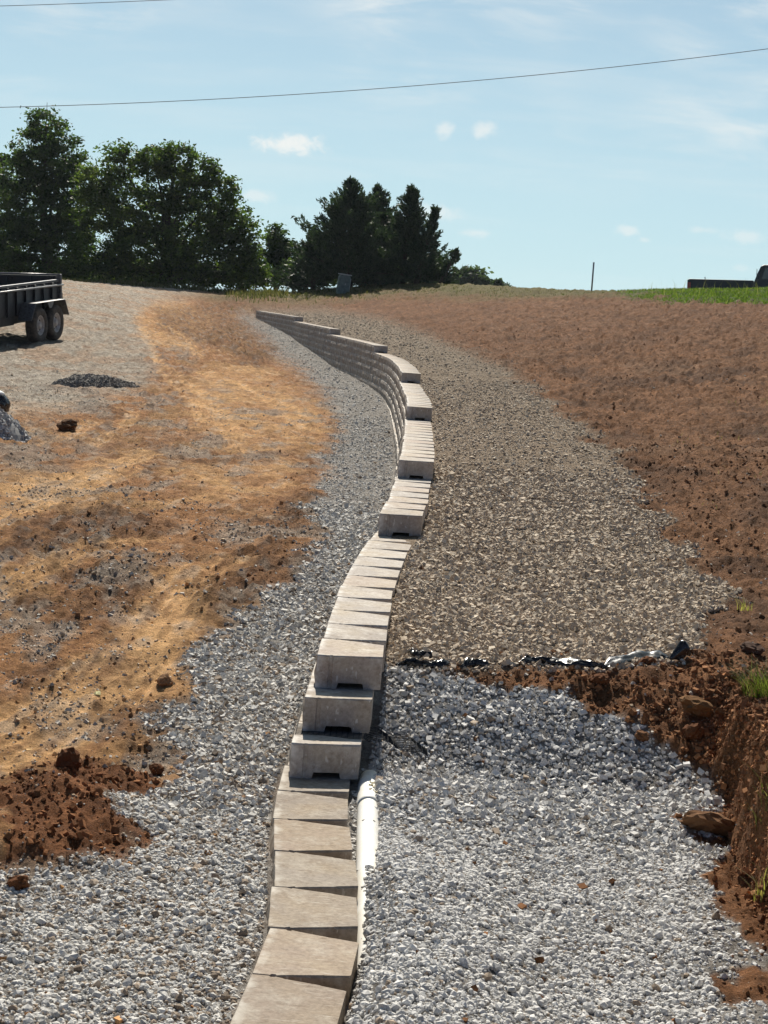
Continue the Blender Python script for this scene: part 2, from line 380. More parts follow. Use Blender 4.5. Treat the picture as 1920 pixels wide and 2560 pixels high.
def bumps(X, Y):
    z = 0
    for (cx, cy, rx, ry, h) in MOUNDS:
        q = ((X - cx) / rx) ** 2 + ((Y - cy) / ry) ** 2
        z = z + h * np.exp(-q * 1.6)
    return z
MOUNDS = []
def base_z(X, Y):
    X = np.asarray(X, float); Y = np.asarray(Y, float)
    u = X - Xt(Y)
    # upper side
    ub = ubound(Y)
    xs = smooth(12, 40, Y)
    cs = .035 + .02 * xs; ds = .10 + .068 * xs
    hi = zh(Y) + cs * np.minimum(u, ub) + ds * np.maximum(u - ub, 0) - .02 * np.maximum(u - 22, 0) - (ds - .03) * np.maximum(u - 26, 0)
    toe = 8.38 + .06 * noise(X * 1.7, Y * 0, 5)
    wS = smooth(toe - .1, toe + .72 + .1 * noise(X * 2.3, X * 0 + 3, 6), Y)
    xb = xbank(Y) + .05 * noise(Y * 2.3, X * 1.5, 9) + .03 * noise(Y * 7.0, X * 6, 10)
    wB = smooth(xb, xb + .13, X) * (1 - smooth(9.2, 10, Y))
    wt = np.maximum(wS, wB)
    zr = zlow(Y) * (1 - wt) + hi * wt
    xp = Xf0(Y) + BD + .08
    zr = zr + (.062 * smooth(xp - .015, xp + .05, X) * smooth(xp + .8, xp + .15, X) + .095 * smooth(7.3, 6.55, Y) * smooth(xp - .09, xp - .02, X) * smooth(xp + .6, xp + .05, X)) * smooth(8.3, 8.0, Y) * smooth(4.4, 5.2, Y)
    zr = np.where(Y < 2, hi * 0 + zlow(Y), zr)
    # lower side
    lo = zl(Y) + (zl2(Y) - zl(Y)) * smooth(.4, 7.5, -u) - .045 * np.clip(-u - 7, 0, 5) * smooth(34, 40, Y) * smooth(56, 46, Y)
    z = np.where(u < 0, lo, zr)
    # blend the two sides beyond the end of the wall
    k = smooth(76, 83, Y); mid = smooth(-2.5, 2.5, u)
    z2 = lo * (1 - mid) + hi * mid
    z = z * (1 - k) + z2 * k
    cy = crestY(X); over = np.maximum(Y - cy, 0)
    z = z - .10 * smooth(8, 12, X) * smooth(45, 58, Y) - .075 * np.minimum(over, 30) * smooth(0, 14, over) - .02 * np.maximum(over - 30, 0)
    return z + bumps(X, Y)
def ground_hit(x, y, Y0=4.5, Y1=120, n=6000):
    Y = np.geomspace(Y0, Y1, n); d = ray(x, y); P = CAM + d[None] * (Y / d[1])[:, None]
    below = P[:, 2] < base_z(P[:, 0], P[:, 1]); i = int(np.argmax(below))
    if not below[i]: i = n - 1
    return Vector((P[i, 0], P[i, 1], float(base_z(P[i, 0], P[i, 1]))))
def Fp(*pts): return [(a * S, b * S) for a, b in pts]     # points read off the scaled-down photograph

# heaps that belong to the ground
def heap(x, y, rx, ry, h):
    p = ground_hit(x, y); MOUNDS.append((p.x, p.y, rx, ry, h))
for h_ in ((110, 2060, .42, .50, .10), (200, 1985, .22, .25, .05), (565, 1500, .26, .55, .07), (520, 1520, .2, .4, .04)): heap(*h_)
heap(60, 2110, .4, .2, .05)

FXL = lambda Y: -.2 * Y * 1.10 - .45
FXR = lambda Y: .2 * Y * 1.10 + .45
# colour zones, drawn in photograph coordinates and laid onto the soil
Z_greyL = Fp((520, 683), (560, 722), (600, 768), (650, 800), (700, 855), (722, 900), (738, 950), (700, 985), (690, 1050), (678, 1110), (690, 1190), (640, 1250), (560, 1305), (480, 1345), (410, 1400), (400, 1450), (420, 1490), (380, 1540), (340, 1600), (370, 1650), (330, 1700), (330, 1750), (375, 1790), (330, 1830), (200, 1862), (100, 1880), (-400, 1885), (-400, 2600), (1000, 2600), (1000, 683))
Z_greyR = Fp((780, 1441), (960, 1443), (1060, 1450), (1130, 1470), (1200, 1500), (1280, 1545), (1335, 1620), (1385, 1680), (1500, 1690), (1562, 1742), (1535, 1765), (1450, 1775), (1500, 1815), (1560, 1850), (1600, 1920), (1625, 1990), (1640, 2040), (1610, 2075), (1565, 2105), (1575, 2135), (1640, 2145), (2000, 2160), (2000, 2600), (600, 2600), (600, 1450))
Z_tan = Fp((560, 668), (700, 668), (830, 690), (940, 730), (1040, 770), (1100, 800), (1160, 845), (1230, 900), (1300, 955), (1360, 1020), (1420, 1100), (1470, 1170), (1530, 1250), (1560, 1320), (1530, 1400), (1400, 1425), (1200, 1440), (1000, 1440), (840, 1440), (560, 1440))
Z_drive = Fp((-300, 560), (300, 600), (560, 618), (420, 640), (330, 652), (290, 690), (330, 760), (320, 830), (230, 870), (100, 890), (-300, 910))
Z_yel = [Fp((420, 800), (560, 790), (690, 870), (705, 950), (560, 972), (430, 930), (400, 850)), Fp((-20, 1040), (300, 978), (330, 1000), (180, 1060), (-20, 1140)),
         Fp((285, 660), (400, 648), (470, 700), (400, 760), (300, 740)), Fp((-20, 1690), (120, 1560), (220, 1470), (240, 1500), (110, 1660), (-20, 1740)), Fp((330, 1010), (640, 990), (660, 1060), (420, 1100)),
         Fp((280, 1380), (400, 1260), (430, 1290), (350, 1420), (250, 1480)), Fp((-20, 860), (140, 860), (160, 880), (-20, 900))]
Z_dark = [Fp((-20, 1140), (240, 1090), (350, 1140), (200, 1200), (-20, 1230)), Fp((410, 1250), (560, 1170), (690, 1190), (640, 1250), (520, 1310), (430, 1330)), Fp((330, 665), (540, 650), (600, 760), (560, 800), (480, 755), (350, 720)),
          Fp((100, 1230), (300, 1210), (380, 1290), (150, 1350), (20, 1330)), Fp((60, 1440), (300, 1400), (330, 1460), (100, 1520)), Fp((240, 1500), (420, 1520), (380, 1640), (220, 1640)), Fp((620, 1080), (690, 1080), (690, 1140), (560, 1160))]
Z_red = [Fp((-30, 1712), (140, 1640), (210, 1640), (320, 1690), (335, 1745), (375, 1790), (310, 1835), (200, 1862), (-30, 1880))]
Z_gpatch = [Fp((-20, 930), (80, 908), (150, 950), (230, 970), (130, 1010), (-20, 1015)), Fp((330, 955), (500, 962), (600, 990), (480, 1008), (340, 985)), Fp((420, 1128), (540, 1122), (600, 1148), (560, 1160)), Fp((60, 1195), (220, 1195), (240, 1230), (80, 1242)),
            Fp((60, 1370), (280, 1360), (290, 1420), (90, 1420)), Fp((380, 1480), (560, 1440), (600, 1500), (420, 1600)), Fp((330, 760), (420, 740), (400, 800), (330, 820))]
TRACKS = []
for wd_, pts in ((.18, ((900, 470), (960, 520), (1060, 600), (1120, 720))), (.16, ((960, 380), (1150, 470), (1290, 560), (1400, 650))), (.18, ((690, 280), (760, 400), (880, 530), (930, 620))), (.2, ((560, 560), (620, 580), (560, 650), (430, 720))), (.22, ((-40, 1010), (180, 960), (380, 900), (540, 830))), (.24, ((-40, 2040), (150, 1950), (300, 1820), (420, 1700))), (.26, ((560, 1900), (720, 1700), (800, 1560), (880, 1420))), (.2, ((640, 1010), (900, 960), (1200, 920), (1400, 900))),
                 (.30, ((0, 2160), (200, 2080), (330, 1980), (440, 1880))), (.42, ((480, 1840), (620, 1680), (700, 1560), (760, 1450), (900, 1300), (1050, 1240))),
                 (.34, ((-40, 1105), (130, 1020), (300, 940), (450, 890), (600, 830))), (.34, ((-40, 935), (200, 890), (400, 855), (560, 800), (700, 760))), (.22, ((650, 180), (700, 300), (850, 420), (1000, 600), (1100, 750))),
                 (.26, ((700, 150), (860, 230), (920, 320))), (.22, ((880, 380), (1100, 440), (1400, 590))), (.22, ((850, 520), (1000, 560), (1120, 690))), (.26, ((-40, 640), (150, 720), (330, 690), (420, 600))), (.3, ((-40, 1400), (150, 1300), (420, 1180), (700, 1150)))):
    w_ = [ground_hit(x / 1.843, 720 + y / 1.843) for x, y in pts]; TRACKS.append((wd_, [(p.x, p.y) for p in w_]))
def tracks(X, Y):
    m_ = np.zeros(np.shape(X)); wob = .05 * noise(X * 3, Y * 2, 251)
    for wd_, P in TRACKS:
        d = np.full(np.shape(X), 1e9)
        for (ax, ay), (bx, by) in zip(P[:-1], P[1:]):
            ex, ey = bx - ax, by - ay; t = np.clip(((X - ax) * ex + (Y - ay) * ey) / (ex * ex + ey * ey + 1e-9), 0, 1)
            d = np.minimum(d, np.hypot(X - ax - ex * t, Y - ay - ey * t))
        rib = .62 + .38 * np.cos(d * 2 * math.pi / (wd_ * .30))
        m_ = np.maximum(m_, smooth(wd_ * .62, wd_ * .46, d + wob * .6) * rib * (.75 + .25 * noise(X * 1.3, Y * .8, 261)))
    return m_
def zones(X, Y, Z):
    """soil masks at ground points"""
    px, py, zc = project(np.stack([X, Y, Z], -1)); s = FPX / zc
    u = X - Xt(Y)
    wx = (.20 * fbm(X * 1.3, Y * .9, 5, 31, .6) + .06 * noise(X * 9, Y * 9, 33)) * s
    wy = (.16 * fbm(X * 1.1 + 9, Y * .8, 5, 41, .6)) * s * .30
    qx, qy = px + wx, py + wy
    soft = lambda poly, w: smooth(-w, w, sdpoly(qx, qy, poly))
    L = u < 0
    mk = {}
    mk['grey'] = np.where(L, soft(Z_greyL, 34), soft(Z_greyR, 12))
    onb = smooth(xbank(Y) - .03, xbank(Y) + .03, X + .03 * noise(X * 12, Y * 12, 35)) * (Y < 9.3)
    mk['grey'] = mk['grey'] * np.where(L, 1, 1 - onb)
    mk['tan'] = np.where(L, 0, soft(Z_tan, 22))
    mk['drive'] = np.where(L | (Y > 76), soft(Z_drive, 26), 0)
    mx = lambda zs, w: np.max([soft(z, w) for z in zs], axis=0)
    mk['yel'] = np.where(L, mx(Z_yel, 14), 0); mk['dark'] = np.where(L, mx(Z_dark, 14), 0)
    mk['red'] = np.where(L, mx(Z_red, 12), 0); gpn = smooth(.12, .5, fbm(X * 1.5 + 3, Y * .62, 5, 231, .62))
    mk['gp'] = np.where(L, np.maximum(mx(Z_gpatch, 40) * smooth(-.35, .35, fbm(X * 2.3, Y * .9, 4, 241, .65)), .8 * gpn * smooth(40, 30, Y)), 0) * (1 - mk['red'])
    mk['trk'] = np.where(L, tracks(X, Y), 0); mk['gp'] = mk['gp'] * (1 - .8 * mk['trk'])
    mk['L'] = L.astype(float); mk['px'] = px; mk['py'] = py; mk['s'] = s
    return mk
def lerp(a, b, t): return a + (b - a) * np.asarray(t)[..., None]
def soil_colour(X, Y, Z, mk):
    c = lambda *v: np.array(v, float)
    n0 = fbm(X * .55, Y * .35, 4, 51); n1 = fbm(X * 2.2, Y * 1.3, 4, 61); n2 = fbm(X * 6.5, Y * 5, 3, 71)
    n3 = fbm(X * 1.1 + .8 * n0, Y * .32, 5, 201, .62); n4 = fbm(X * 4.1, Y * 1.9, 3, 211, .6); n5 = noise(X * 16, Y * 9, 221)
    L = mk['L']
    left = lerp(np.broadcast_to(c(.285, .148, .066), X.shape + (3,)), c(.130, .062, .031), smooth(-.15, .7, n3))
    left = lerp(left, c(.42, .255, .115), smooth(-.1, .45, .45 * n0 + n3 * .8) * .55)
    left = lerp(left, c(.43, .26, .12), mk['yel'] * (.25 + .60 * smooth(-.5, .35, n3)))
    left = lerp(left, c(.085, .046, .027), mk['dark'] * (.30 + .55 * smooth(-.3, .5, n4)))
    left = lerp(left, c(.54, .335, .16), mk['trk'] * (.60 + .30 * smooth(-.4, .3, n4)))
    left = lerp(left, c(.155, .066, .028), mk['red'] * .95)
    left = lerp(left, c(.30, .265, .22), mk['drive'] * (.62 + .45 * smooth(-.6, .3, n3)))
    left = lerp(left, c(.235, .215, .19), mk['gp'] * .75)
    left = lerp(left, c(.26, .225, .185), smooth(.25, .8, n4) * .5 * (1 - mk['red']))
    left = left * (1.30 + .30 * n4 + .26 * n5 * (1 - .5 * mk['red']))[..., None]
    right = lerp(np.broadcast_to(c(.190, .096, .047), X.shape + (3,)), c(.112, .058, .031), smooth(-.2, .7, n3))
    right = lerp(right, c(.20, .122, .074), smooth(.3, .95, n0 + .5 * n4) * .6)
    right = lerp(right, c(.22, .105, .048), smooth(10.2, 9, Y) * .8)
    right = lerp(right, c(.160, .082, .044), smooth(30, 50, Y) * .55)
    right = right * (1.10 + .26 * n4 + .22 * n5)[..., None]
    out = lerp(right, left, L)
    k = smooth(76, 83, Y) * (1 - mk['drive']); out = lerp(out, right, k)
    grey = lerp(np.broadcast_to(c(.25, .242, .23), X.shape + (3,)), c(.34, .33, .315), smooth(-.4, .4, n2))
    grey = lerp(grey, c(.17, .115, .075), smooth(.0, .8, n1) * .55 * L * smooth(13, 7, Y))
    tan = lerp(np.broadcast_to(c(.215, .165, .118), X.shape + (3,)), c(.28, .225, .168), smooth(-.4, .4, n2))
    farg = smooth(16, 40, Y)  # far gravel darkened: shadows between the stones put into its colour
    grey = lerp(grey, c(.26, .255, .245), farg) * (1 + .25 * n5 * farg + .15 * n4)[..., None]
    tan = lerp(tan, c(.21, .17, .128), farg) * (1 + .25 * n5 * farg + .15 * n4)[..., None]
    out = lerp(out, grey, mk['grey']); out = lerp(out, tan, mk['tan'])
    # grassy skyline: dry olive on the left, green on the right
    cy = crestY(X); gy = smooth(-9, 2, Y - cy + 2.5 * n0)
    out = lerp(out, c(.12, .12, .05), gy * (1 - mk['drive']) * .85)
    gr = smooth(7.2, 9.6, X + 1.0 * n0 - .02 * (Y - 60)) * smooth(-13, -9, Y - cy + 1.5 * n1)
    out = lerp(out, c(.06, .09, .022), gr)
    return np.clip(out, .01, 1)
def relief(X, Y, mk):
    """fine roughness of the soil"""
    n = .026 * fbm(X * 4.2, Y * 2.6, 3, 81) + .011 * fbm(X * 17, Y * 13, 2, 91)
    n = n + .013 * fbm(X * 10, Y * 8, 3, 85) * (1 - .6 * mk['trk'])
    far = smooth(10, 45, Y)
    rough = np.where(mk['L'] > .5, .75 + .5 * mk['red'] + .4 * mk['dark'] - .25 * mk['yel'] - .2 * mk['drive'], 1.0)
    gr = np.maximum(mk['grey'], mk['tan'])
    rough = rough * (1 - .62 * gr)
    big = .05 * fbm(X * .9, Y * .6, 3, 95) * smooth(9, 20, Y) * (1 - gr)
    trk_ = -.022 * mk['trk'] + .012 * np.sin((X * .94 + .35 * Y + .5 * noise(X * .3, Y * .2, 77)) * 9.0) * smooth(14, 24, Y) * (1 - smooth(45, 60, Y)) * mk['L'] * (1 - gr) * smooth(0, .5, noise(X * .3, Y * .16, 78))
    u = X - Xt(Y)
    near = 1 - .85 * smooth(.35, .05, np.abs(u - .1)) * (Y < WALL_END)
    # ribs and slumps on the cut bank
    bank = smooth(.25, .0, np.abs(X - (xbank(Y) + .06))) * (Y < 9.2) * (1 - mk['L'])
    n = n + bank * (.03 * fbm(Y * 14, X * 14, 3, 98))
    return (n * rough * (1 + .5 * smooth(9.5, 13, Y) + 1.3 * far) + big * rough + trk_) * near

def build_ground():
    Ys = [4.4]
    while Ys[-1] < 112: Ys.append(Ys[-1] + max(.0125, .0041 * Ys[-1]) if Ys[-1] < 80 else Ys[-1] + .5)
    Ys = np.array([-60, -30, -15, -8, -4, -1, 1, 2, 2.8, 3.4, 3.8, 4.1, 4.25] + Ys + [118, 130, 150, 180, 230, 300, 400, 520, 700])
    nl, nr = 190, 220
    ext = np.array([1.03, 1.1, 1.25, 1.5, 2, 3, 5, 9, 16, 30, 60, 120])
    tl = np.concatenate([np.linspace(0, 1, nl), ext]); tr = np.concatenate([np.linspace(0, 1, nr), ext])
    rows = []
    for Y in Ys:
        x0 = float(Xt(Y)); Ya = max(abs(Y), 4.4)
        wl_ = min(x0 - FXL(Ya), 24) - .03; wr_ = min(FXR(Ya) - x0, 24) - .03
        xl = x0 - .03 - wl_ * tl[::-1]; xr = x0 + .03 + wr_ * tr
        lim = 900.0
        rows.append(np.concatenate([np.maximum(xl, -lim), np.minimum(xr, lim)]))
    X = np.array(rows); Y = np.repeat(Ys[:, None], X.shape[1], 1)
    Z = base_z(X, Y); mk = zones(X, Y, Z)
    fine = smooth(3.5, 4.5, Y) * (1 - smooth(105, 112, Y))
    Z = Z + relief(X, Y, mk) * fine
    C = soil_colour(X, Y, Z, mk)
    nY, nX = X.shape
    V = np.stack([X, Y, Z], -1).reshape(-1, 3)
    i = np.arange(nY * nX).reshape(nY, nX)
    Q = np.stack([i[:-1, :-1], i[:-1, 1:], i[1:, 1:], i[1:, :-1]], -1).reshape(-1, 4)
    loose = np.clip(np.where(mk['L'] > .5, 1 - .85 * mk['trk'] - .25 * mk['yel'], np.where(Y > 10, .62, .8)), 0, 1)
    me = fastmesh('ground', V, Q, M_ground, C.reshape(-1, 3), True, {'loose': loose.ravel()})
    o = link(bpy.data.objects.new('ground', me)); tag(o, kind='structure')
build_ground()
def surf_z(X, Y):
    z = base_z(X, Y); return z + relief(X, Y, zones(X, Y, z)) * smooth(3.5, 4.5, Y)
def gz(x, y): return float(base_z(x, y))

# ------------------------------------------------------------------ retaining wall
def block_mesh(seed):
    r = random.Random(seed)
    st = [(.012, .219, 0), (.064, .2195, 0), (.069, .212, 0), (.080, .212, 0), (.085, .2175, 0), (.106, .210, 0), (.113, .208, .027), (.222, .182, .027), (.229, .180, 0), (.300, .160, 0), (BD, .157, .003)]
    zt = CH - .0012; ch = .004
    V = []; F = []
    for (d, hl, zb) in st:
        j = lambda a: r.uniform(-a, a)
        hl += j(.0012); ch = .003 + r.uniform(0, .005)
        V += [(d, -hl, zb), (d, hl, zb), (d, hl, zt - ch), (d, hl - ch, zt), (d, -hl + ch, zt), (d, -hl, zt - ch)]
    ch = .004; n = len(st)
    for i in range(n - 1):
        for k in range(6):
            a, b = i * 6 + k, i * 6 + (k + 1) % 6
            F.append((a, b, b + 6, a + 6))
    F.append(tuple((n - 1) * 6 + k for k in range(6)))
    # rough split front
    ny, nz = 7, 4; o = len(V)
    for j in range(nz):
        for i in range(ny):
            y = -.219 + .438 * i / (ny - 1); z = zt * j / (nz - 1)
            edge = i in (0, ny - 1) or j in (0, nz - 1)
            V.append((.012 - (0 if edge else r.uniform(.002, .016)) + (r.uniform(-.004, .003) if edge else 0), y * (.985 if edge else 1), z - ((ch * .5 + (r.uniform(.004, .014) if r.random() < .35 else r.uniform(0, .003))) if j == nz - 1 else 0)))
    for j in range(nz - 1):
        for i in range(ny - 1):
            a = o + j * ny + i; F.append((a, a + 1, a + ny + 1, a + ny))
    # collar between grid border and first station
    lo = [o + i for i in range(ny)]; hi = [o + (nz - 1) * ny + i for i in range(ny)]
    F.append(tuple([0, 1] + lo[::-1])); F.append(tuple([3, 4] + hi))
    F.append(tuple([1, 2, 3] + [o + j * ny + ny - 1 for j in reversed(range(nz))])); F.append(tuple([4, 5, 0] + [o + j * ny for j in range(nz)]))
    me = bpy.data.meshes.new('block'); me.from_pydata(V, [], F)
    bm = bmesh.new(); bm.from_mesh(me); bmesh.ops.recalc_face_normals(bm, faces=bm.faces); bmesh.ops.triangulate(bm, faces=[f for f in bm.faces if len(f.verts) > 4]); bm.to_mesh(me); bm.free()
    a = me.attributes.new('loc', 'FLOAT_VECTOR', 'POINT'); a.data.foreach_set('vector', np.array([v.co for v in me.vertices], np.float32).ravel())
    me.materials.append(M_block); return me
BM = [block_mesh(s) for s in range(5)]
def course_path(i):
    Y = np.linspace(CST[0] if i == 0 else CST[i] - .05, WALL_END + 1, 9000)
    X = Xf0(Y) + float(SB(i))
    k = 9 if i == 0 else 161
    if i > 0:
        pad = np.pad(X, (k // 2, k // 2), mode='edge'); X = np.convolve(pad, np.ones(k) / k, 'valid')
    ds = np.hypot(np.diff(X), np.diff(Y)); return X, Y, np.concatenate([[0], np.cumsum(ds)])
blocks = []
for i in range(11):
    X, Y, sa = course_path(i); s0 = np.interp(CST[i], Y, sa)
    for k in range(400):
        a, b = s0 + k * BL, s0 + (k + 1) * BL
        ya, yb = np.interp(a, sa, Y), np.interp(b, sa, Y)
        if yb > WALL_END + .2: break
        top = CH * i if i == 0 else CH * i
        ztop = CH * i                                     # top of this course; the base course tops out at 0
        if zl((ya + yb) / 2) > ztop + .02 and not (i == 0 and ya < 9): break
        if i == 0 and ya > 9.2: break
        xa, xb = np.interp(a, sa, X), np.interp(b, sa, X)
        blocks.append(dict(i=i, k=k, p=((xa + xb) / 2, (ya + yb) / 2, ztop - CH), ang=math.atan2(yb - ya, xb - xa)))
def block_matrix(b, r):
    # local x = depth (into the bank), local y = along the wall
    a = b['ang'] - math.pi / 2
    j = r.gauss(0, .004); da = r.gauss(0, .006)
    if b['i'] == 0: j = r.gauss(0, .006)
    return Matrix.Translation((b['p'][0] + j, b['p'][1], b['p'][2] + r.uniform(-.0008, .0008))) @ Matrix.Rotation(a + da, 4, 'Z')
wall = empty('retaining_wall', Matrix.Translation((float(Xf0(8)), 8, -CH)))
tag(wall, 'curving stepped retaining wall of tan concrete blocks running uphill', 'retaining wall')
def seen_score(b):
    Yb = b['p'][1]; nxt = CST[b['i'] + 1] if b['i'] < 10 else 1e9
    topseen = Yb < nxt + .3
    # the front shows only where the line of sight crosses it from the left
    t = np.array([math.cos(b['ang']), math.sin(b['ang'])]); nrm = np.array([-t[1], t[0]])
    front = -(nrm[0] * b['p'][0] + nrm[1] * Yb) / Yb
    sc_ = (FPX / Yb) ** 2
    return sc_ * ((.13 * 2 / Yb if topseen else 0) + max(front, 0) * .067) + (1e-6 if topseen else 0)
blocks.sort(key=seen_score, reverse=True)
br = random.Random(3)
VV, TT, RR, LL = [], [], [], []; off = 0
for q, b in enumerate(blocks):
    M = block_matrix(b, br); me = BM[br.randrange(5)]
    if q < 300:
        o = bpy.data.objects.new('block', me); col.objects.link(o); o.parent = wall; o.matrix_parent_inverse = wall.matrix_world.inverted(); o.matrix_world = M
        if b['i'] == 0: q_ = br.uniform(.66, .84); o.color = (q_, q_ * .955, q_ * .89, 1)      # the base course is darker and browner
    else:
        bm_ = me; co = np.array([v.co for v in me.vertices]); me.calc_loop_triangles()
        tr_ = np.array([t.vertices for t in me.loop_triangles])
        A = np.array(M); VV.append(co @ A[:3, :3].T + A[:3, 3]); TT.append(tr_ + off); off += len(co); RR.append(np.full(len(co), br.random())); LL.append(co)
V = np.concatenate(VV); iw = np.array(wall.matrix_world.inverted()); V = V @ iw[:3, :3].T + iw[:3, 3]
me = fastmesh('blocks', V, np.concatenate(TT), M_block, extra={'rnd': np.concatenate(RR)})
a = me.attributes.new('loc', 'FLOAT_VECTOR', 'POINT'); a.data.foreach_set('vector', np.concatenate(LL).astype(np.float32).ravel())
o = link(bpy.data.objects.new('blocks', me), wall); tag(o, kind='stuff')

# ------------------------------------------------------------------ loose stone
_g = (1 + 5 ** .5) / 2
ICO = np.array([(-1, _g, 0), (1, _g, 0), (-1, -_g, 0), (1, -_g, 0), (0, -1, _g), (0, 1, _g), (0, -1, -_g), (0, 1, -_g), (_g, 0, -1), (_g, 0, 1), (-_g, 0, -1), (-_g, 0, 1)]) / math.sqrt(1 + _g * _g)
ICT = np.array([(0, 11, 5), (0, 5, 1), (0, 1, 7), (0, 7, 10), (0, 10, 11), (1, 5, 9), (5, 11, 4), (11, 10, 2), (10, 7, 6), (7, 1, 8), (3, 9, 4), (3, 4, 2), (3, 2, 6), (3, 6, 8), (3, 8, 9), (4, 9, 5), (2, 4, 11), (6, 2, 10), (8, 6, 7), (9, 8, 1)])
OCT = np.array([(1, 0, 0), (-1, 0, 0), (0, 1, 0), (0, -1, 0), (0, 0, 1), (0, 0, -1)], float)
OCTT = np.array([(0, 2, 4), (2, 1, 4), (1, 3, 4), (3, 0, 4), (2, 0, 5), (1, 2, 5), (3, 1, 5), (0, 3, 5)])
CUB = np.array([(x, y, z) for x in (-1, 1) for y in (-1, 1) for z in (-1, 1)], float) * .72
CUT = np.array([(0, 1, 3), (0, 3, 2), (4, 6, 7), (4, 7, 5), (0, 4, 5), (0, 5, 1), (2, 3, 7), (2, 7, 6), (0, 2, 6), (0, 6, 4), (1, 5, 7), (1, 7, 3)])
def rotmats(n, tilt):
    q = rng.normal(size=(n, 4)); q /= np.linalg.norm(q, axis=1)[:, None]
    z = np.stack([np.cos(a := rng.uniform(0, math.pi, n)), 0 * a, 0 * a, np.sin(a)], 1)
    q = z * (1 - tilt) + q * tilt; q /= np.linalg.norm(q, axis=1)[:, None]
    w_, x, y, z = q.T
    return np.stack([1 - 2 * (y * y + z * z), 2 * (x * y - z * w_), 2 * (x * z + y * w_), 2 * (x * y + z * w_), 1 - 2 * (x * x + z * z), 2 * (y * z - x * w_), 2 * (x * z - y * w_), 2 * (y * z + x * w_), 1 - 2 * (x * x + y * y)], 1).reshape(n, 3, 3)
def stones(name, P, rad, colr, mat_, low=False, tilt=.32, flat=(.6, .92), jag=.24, parent=None):
    n = len(P); T0, F0 = {0: (ICO, ICT), 1: (CUB, CUT), 2: (OCT, OCTT)}[int(low)]
    nv = len(T0)
    sh = T0[None] * (1 + rng.uniform(-jag, jag * .6, (n, nv, 1))) + rng.uniform(-jag * .35, jag * .35, (n, nv, 3))
    sc3 = np.stack([rng.uniform(.85, 1.3, n), rng.uniform(.75, 1.05, n), rng.uniform(flat[0], flat[1], n)], 1) * rad[:, None]
    sh = sh * sc3[:, None, :]
    V = np.einsum('nij,nkj->nki', rotmats(n, tilt), sh) + P[:, None, :]
    F = (F0[None] + (np.arange(n) * nv)[:, None, None]).reshape(-1, 3)
    me = fastmesh(name, V.reshape(-1, 3), F, mat_, np.repeat(colr, nv, 0))
    return link(bpy.data.objects.new(name, me), parent)
def scatter(y0, y1, n, uniform_px=False):
    """points inside the view wedge, even per square metre"""
    k = int(n * 1.0); a = rng.uniform(0, 1, k); Y = np.sqrt(y0 * y0 + a * (y1 * y1 - y0 * y0))
    X = rng.uniform(-.2 * 1.04, .2 * 1.04, k) * Y + rng.uniform(-.25, .25, k)
    return X, Y
def clear_of_wall(X, Y, r):
    u = X - Xt(Y); kt = np.interp(Y, CST[1:], np.arange(1, 11), left=0)
    front = Xf0(Y) + SB(np.where(Y > 9, np.interp(zl(Y), [0, 1.52], [0, 10]), 0)) - .004; back = Xf0(Y) + SB(np.where(Y < 8.0, 0, np.where(Y < 8.3, 1, np.where(Y < 8.55, 2, ktop(Y))))) + BD + .003
    return ((X < front - r * .9) | (X > back + r * .9)) | (Y > WALL_END + .3)
wedge = lambda y0, y1: .2 * (y1 * y1 - y0 * y0) * 1.04
def stone_band(name, y0, y1, dens, rmean, low, label):
    n = int(wedge(y0, y1) * dens); X, Y = scatter(y0, y1, n)
    z = base_z(X, Y); mk = zones(X, Y, z)
    g = mk['grey'] + mk['tan']; patch = mk['gp'] * .32 + mk['drive'] * .25
    n1 = fbm(X * 2.2, Y * 1.3, 4, 61)
    sparse = np.where(mk['L'] > .5, .03 + .07 * smooth(.1, .6, n1), .014)
    sparse = sparse * (1 - .8 * mk['red'])
    mot = np.where((mk['L'] > .5), 1 - .35 * smooth(.15, .8, n1) * smooth(13, 8, Y), 1)
    keep = rng.uniform(0, 1, n) < np.maximum(np.minimum(g, 1) * mot, np.maximum(patch, sparse))
    rad = rmean * np.exp(rng.normal(0, .42, n)); rad = np.clip(rad, rmean * .4, rmean * 2.6)
    keep &= clear_of_wall(X, Y, rad)
    fd = .12 * (y1 - y0); keep &= rng.uniform(0, 1, n) < np.minimum((Y - y0) / fd if y0 > 5 else 9, (y1 - Y) / fd)
    X, Y, rad = X[keep], Y[keep], rad[keep]
    for k_ in mk: mk[k_] = mk[k_][keep]
    z = surf_z(X, Y); lay = rng.uniform(-.45, .4, len(X)) * np.where(mk['grey'] + mk['tan'] > .5, 1, .35)
    P = np.stack([X, Y, z + rad * lay], 1)
    v = rng.normal(1, .15, len(X)).clip(.55, 1.6)[:, None]
    cg = np.where(mk['L'][:, None] > .5, np.array([.53, .515, .485]), np.array([.55, .54, .52]))
    warm = (rng.uniform(0, 1, len(X)) < np.where(mk['L'] > .5, .17 * smooth(16, 8, Y) + .05, .04))[:, None]
    cg = np.where(warm, np.array([.30, .235, .175]), cg)
    ct = np.where((rng.uniform(0, 1, len(X)) < .18)[:, None], np.array([.54, .46, .355]), np.array([.45, .365, .272]))
    tw = (mk['tan'] / np.maximum(mk['grey'] + mk['tan'], .02))[:, None].clip(0, 1)
    cc = cg * (1 - tw) + ct * tw
    lo_ = (mk['grey'] + mk['tan']) < .4; rad = np.where(lo_, rad * .72, rad)
    loose = lo_[:, None]
    cc = np.where(loose, np.where((rng.uniform(0, 1, len(X)) < .6)[:, None], np.array([.44, .40, .345]), np.array([.36, .26, .165])), cc)
    o = stones(name, P, rad, (cc * v).clip(.03, .8), M_stone, low)
    tag(o, label, kind='stuff')
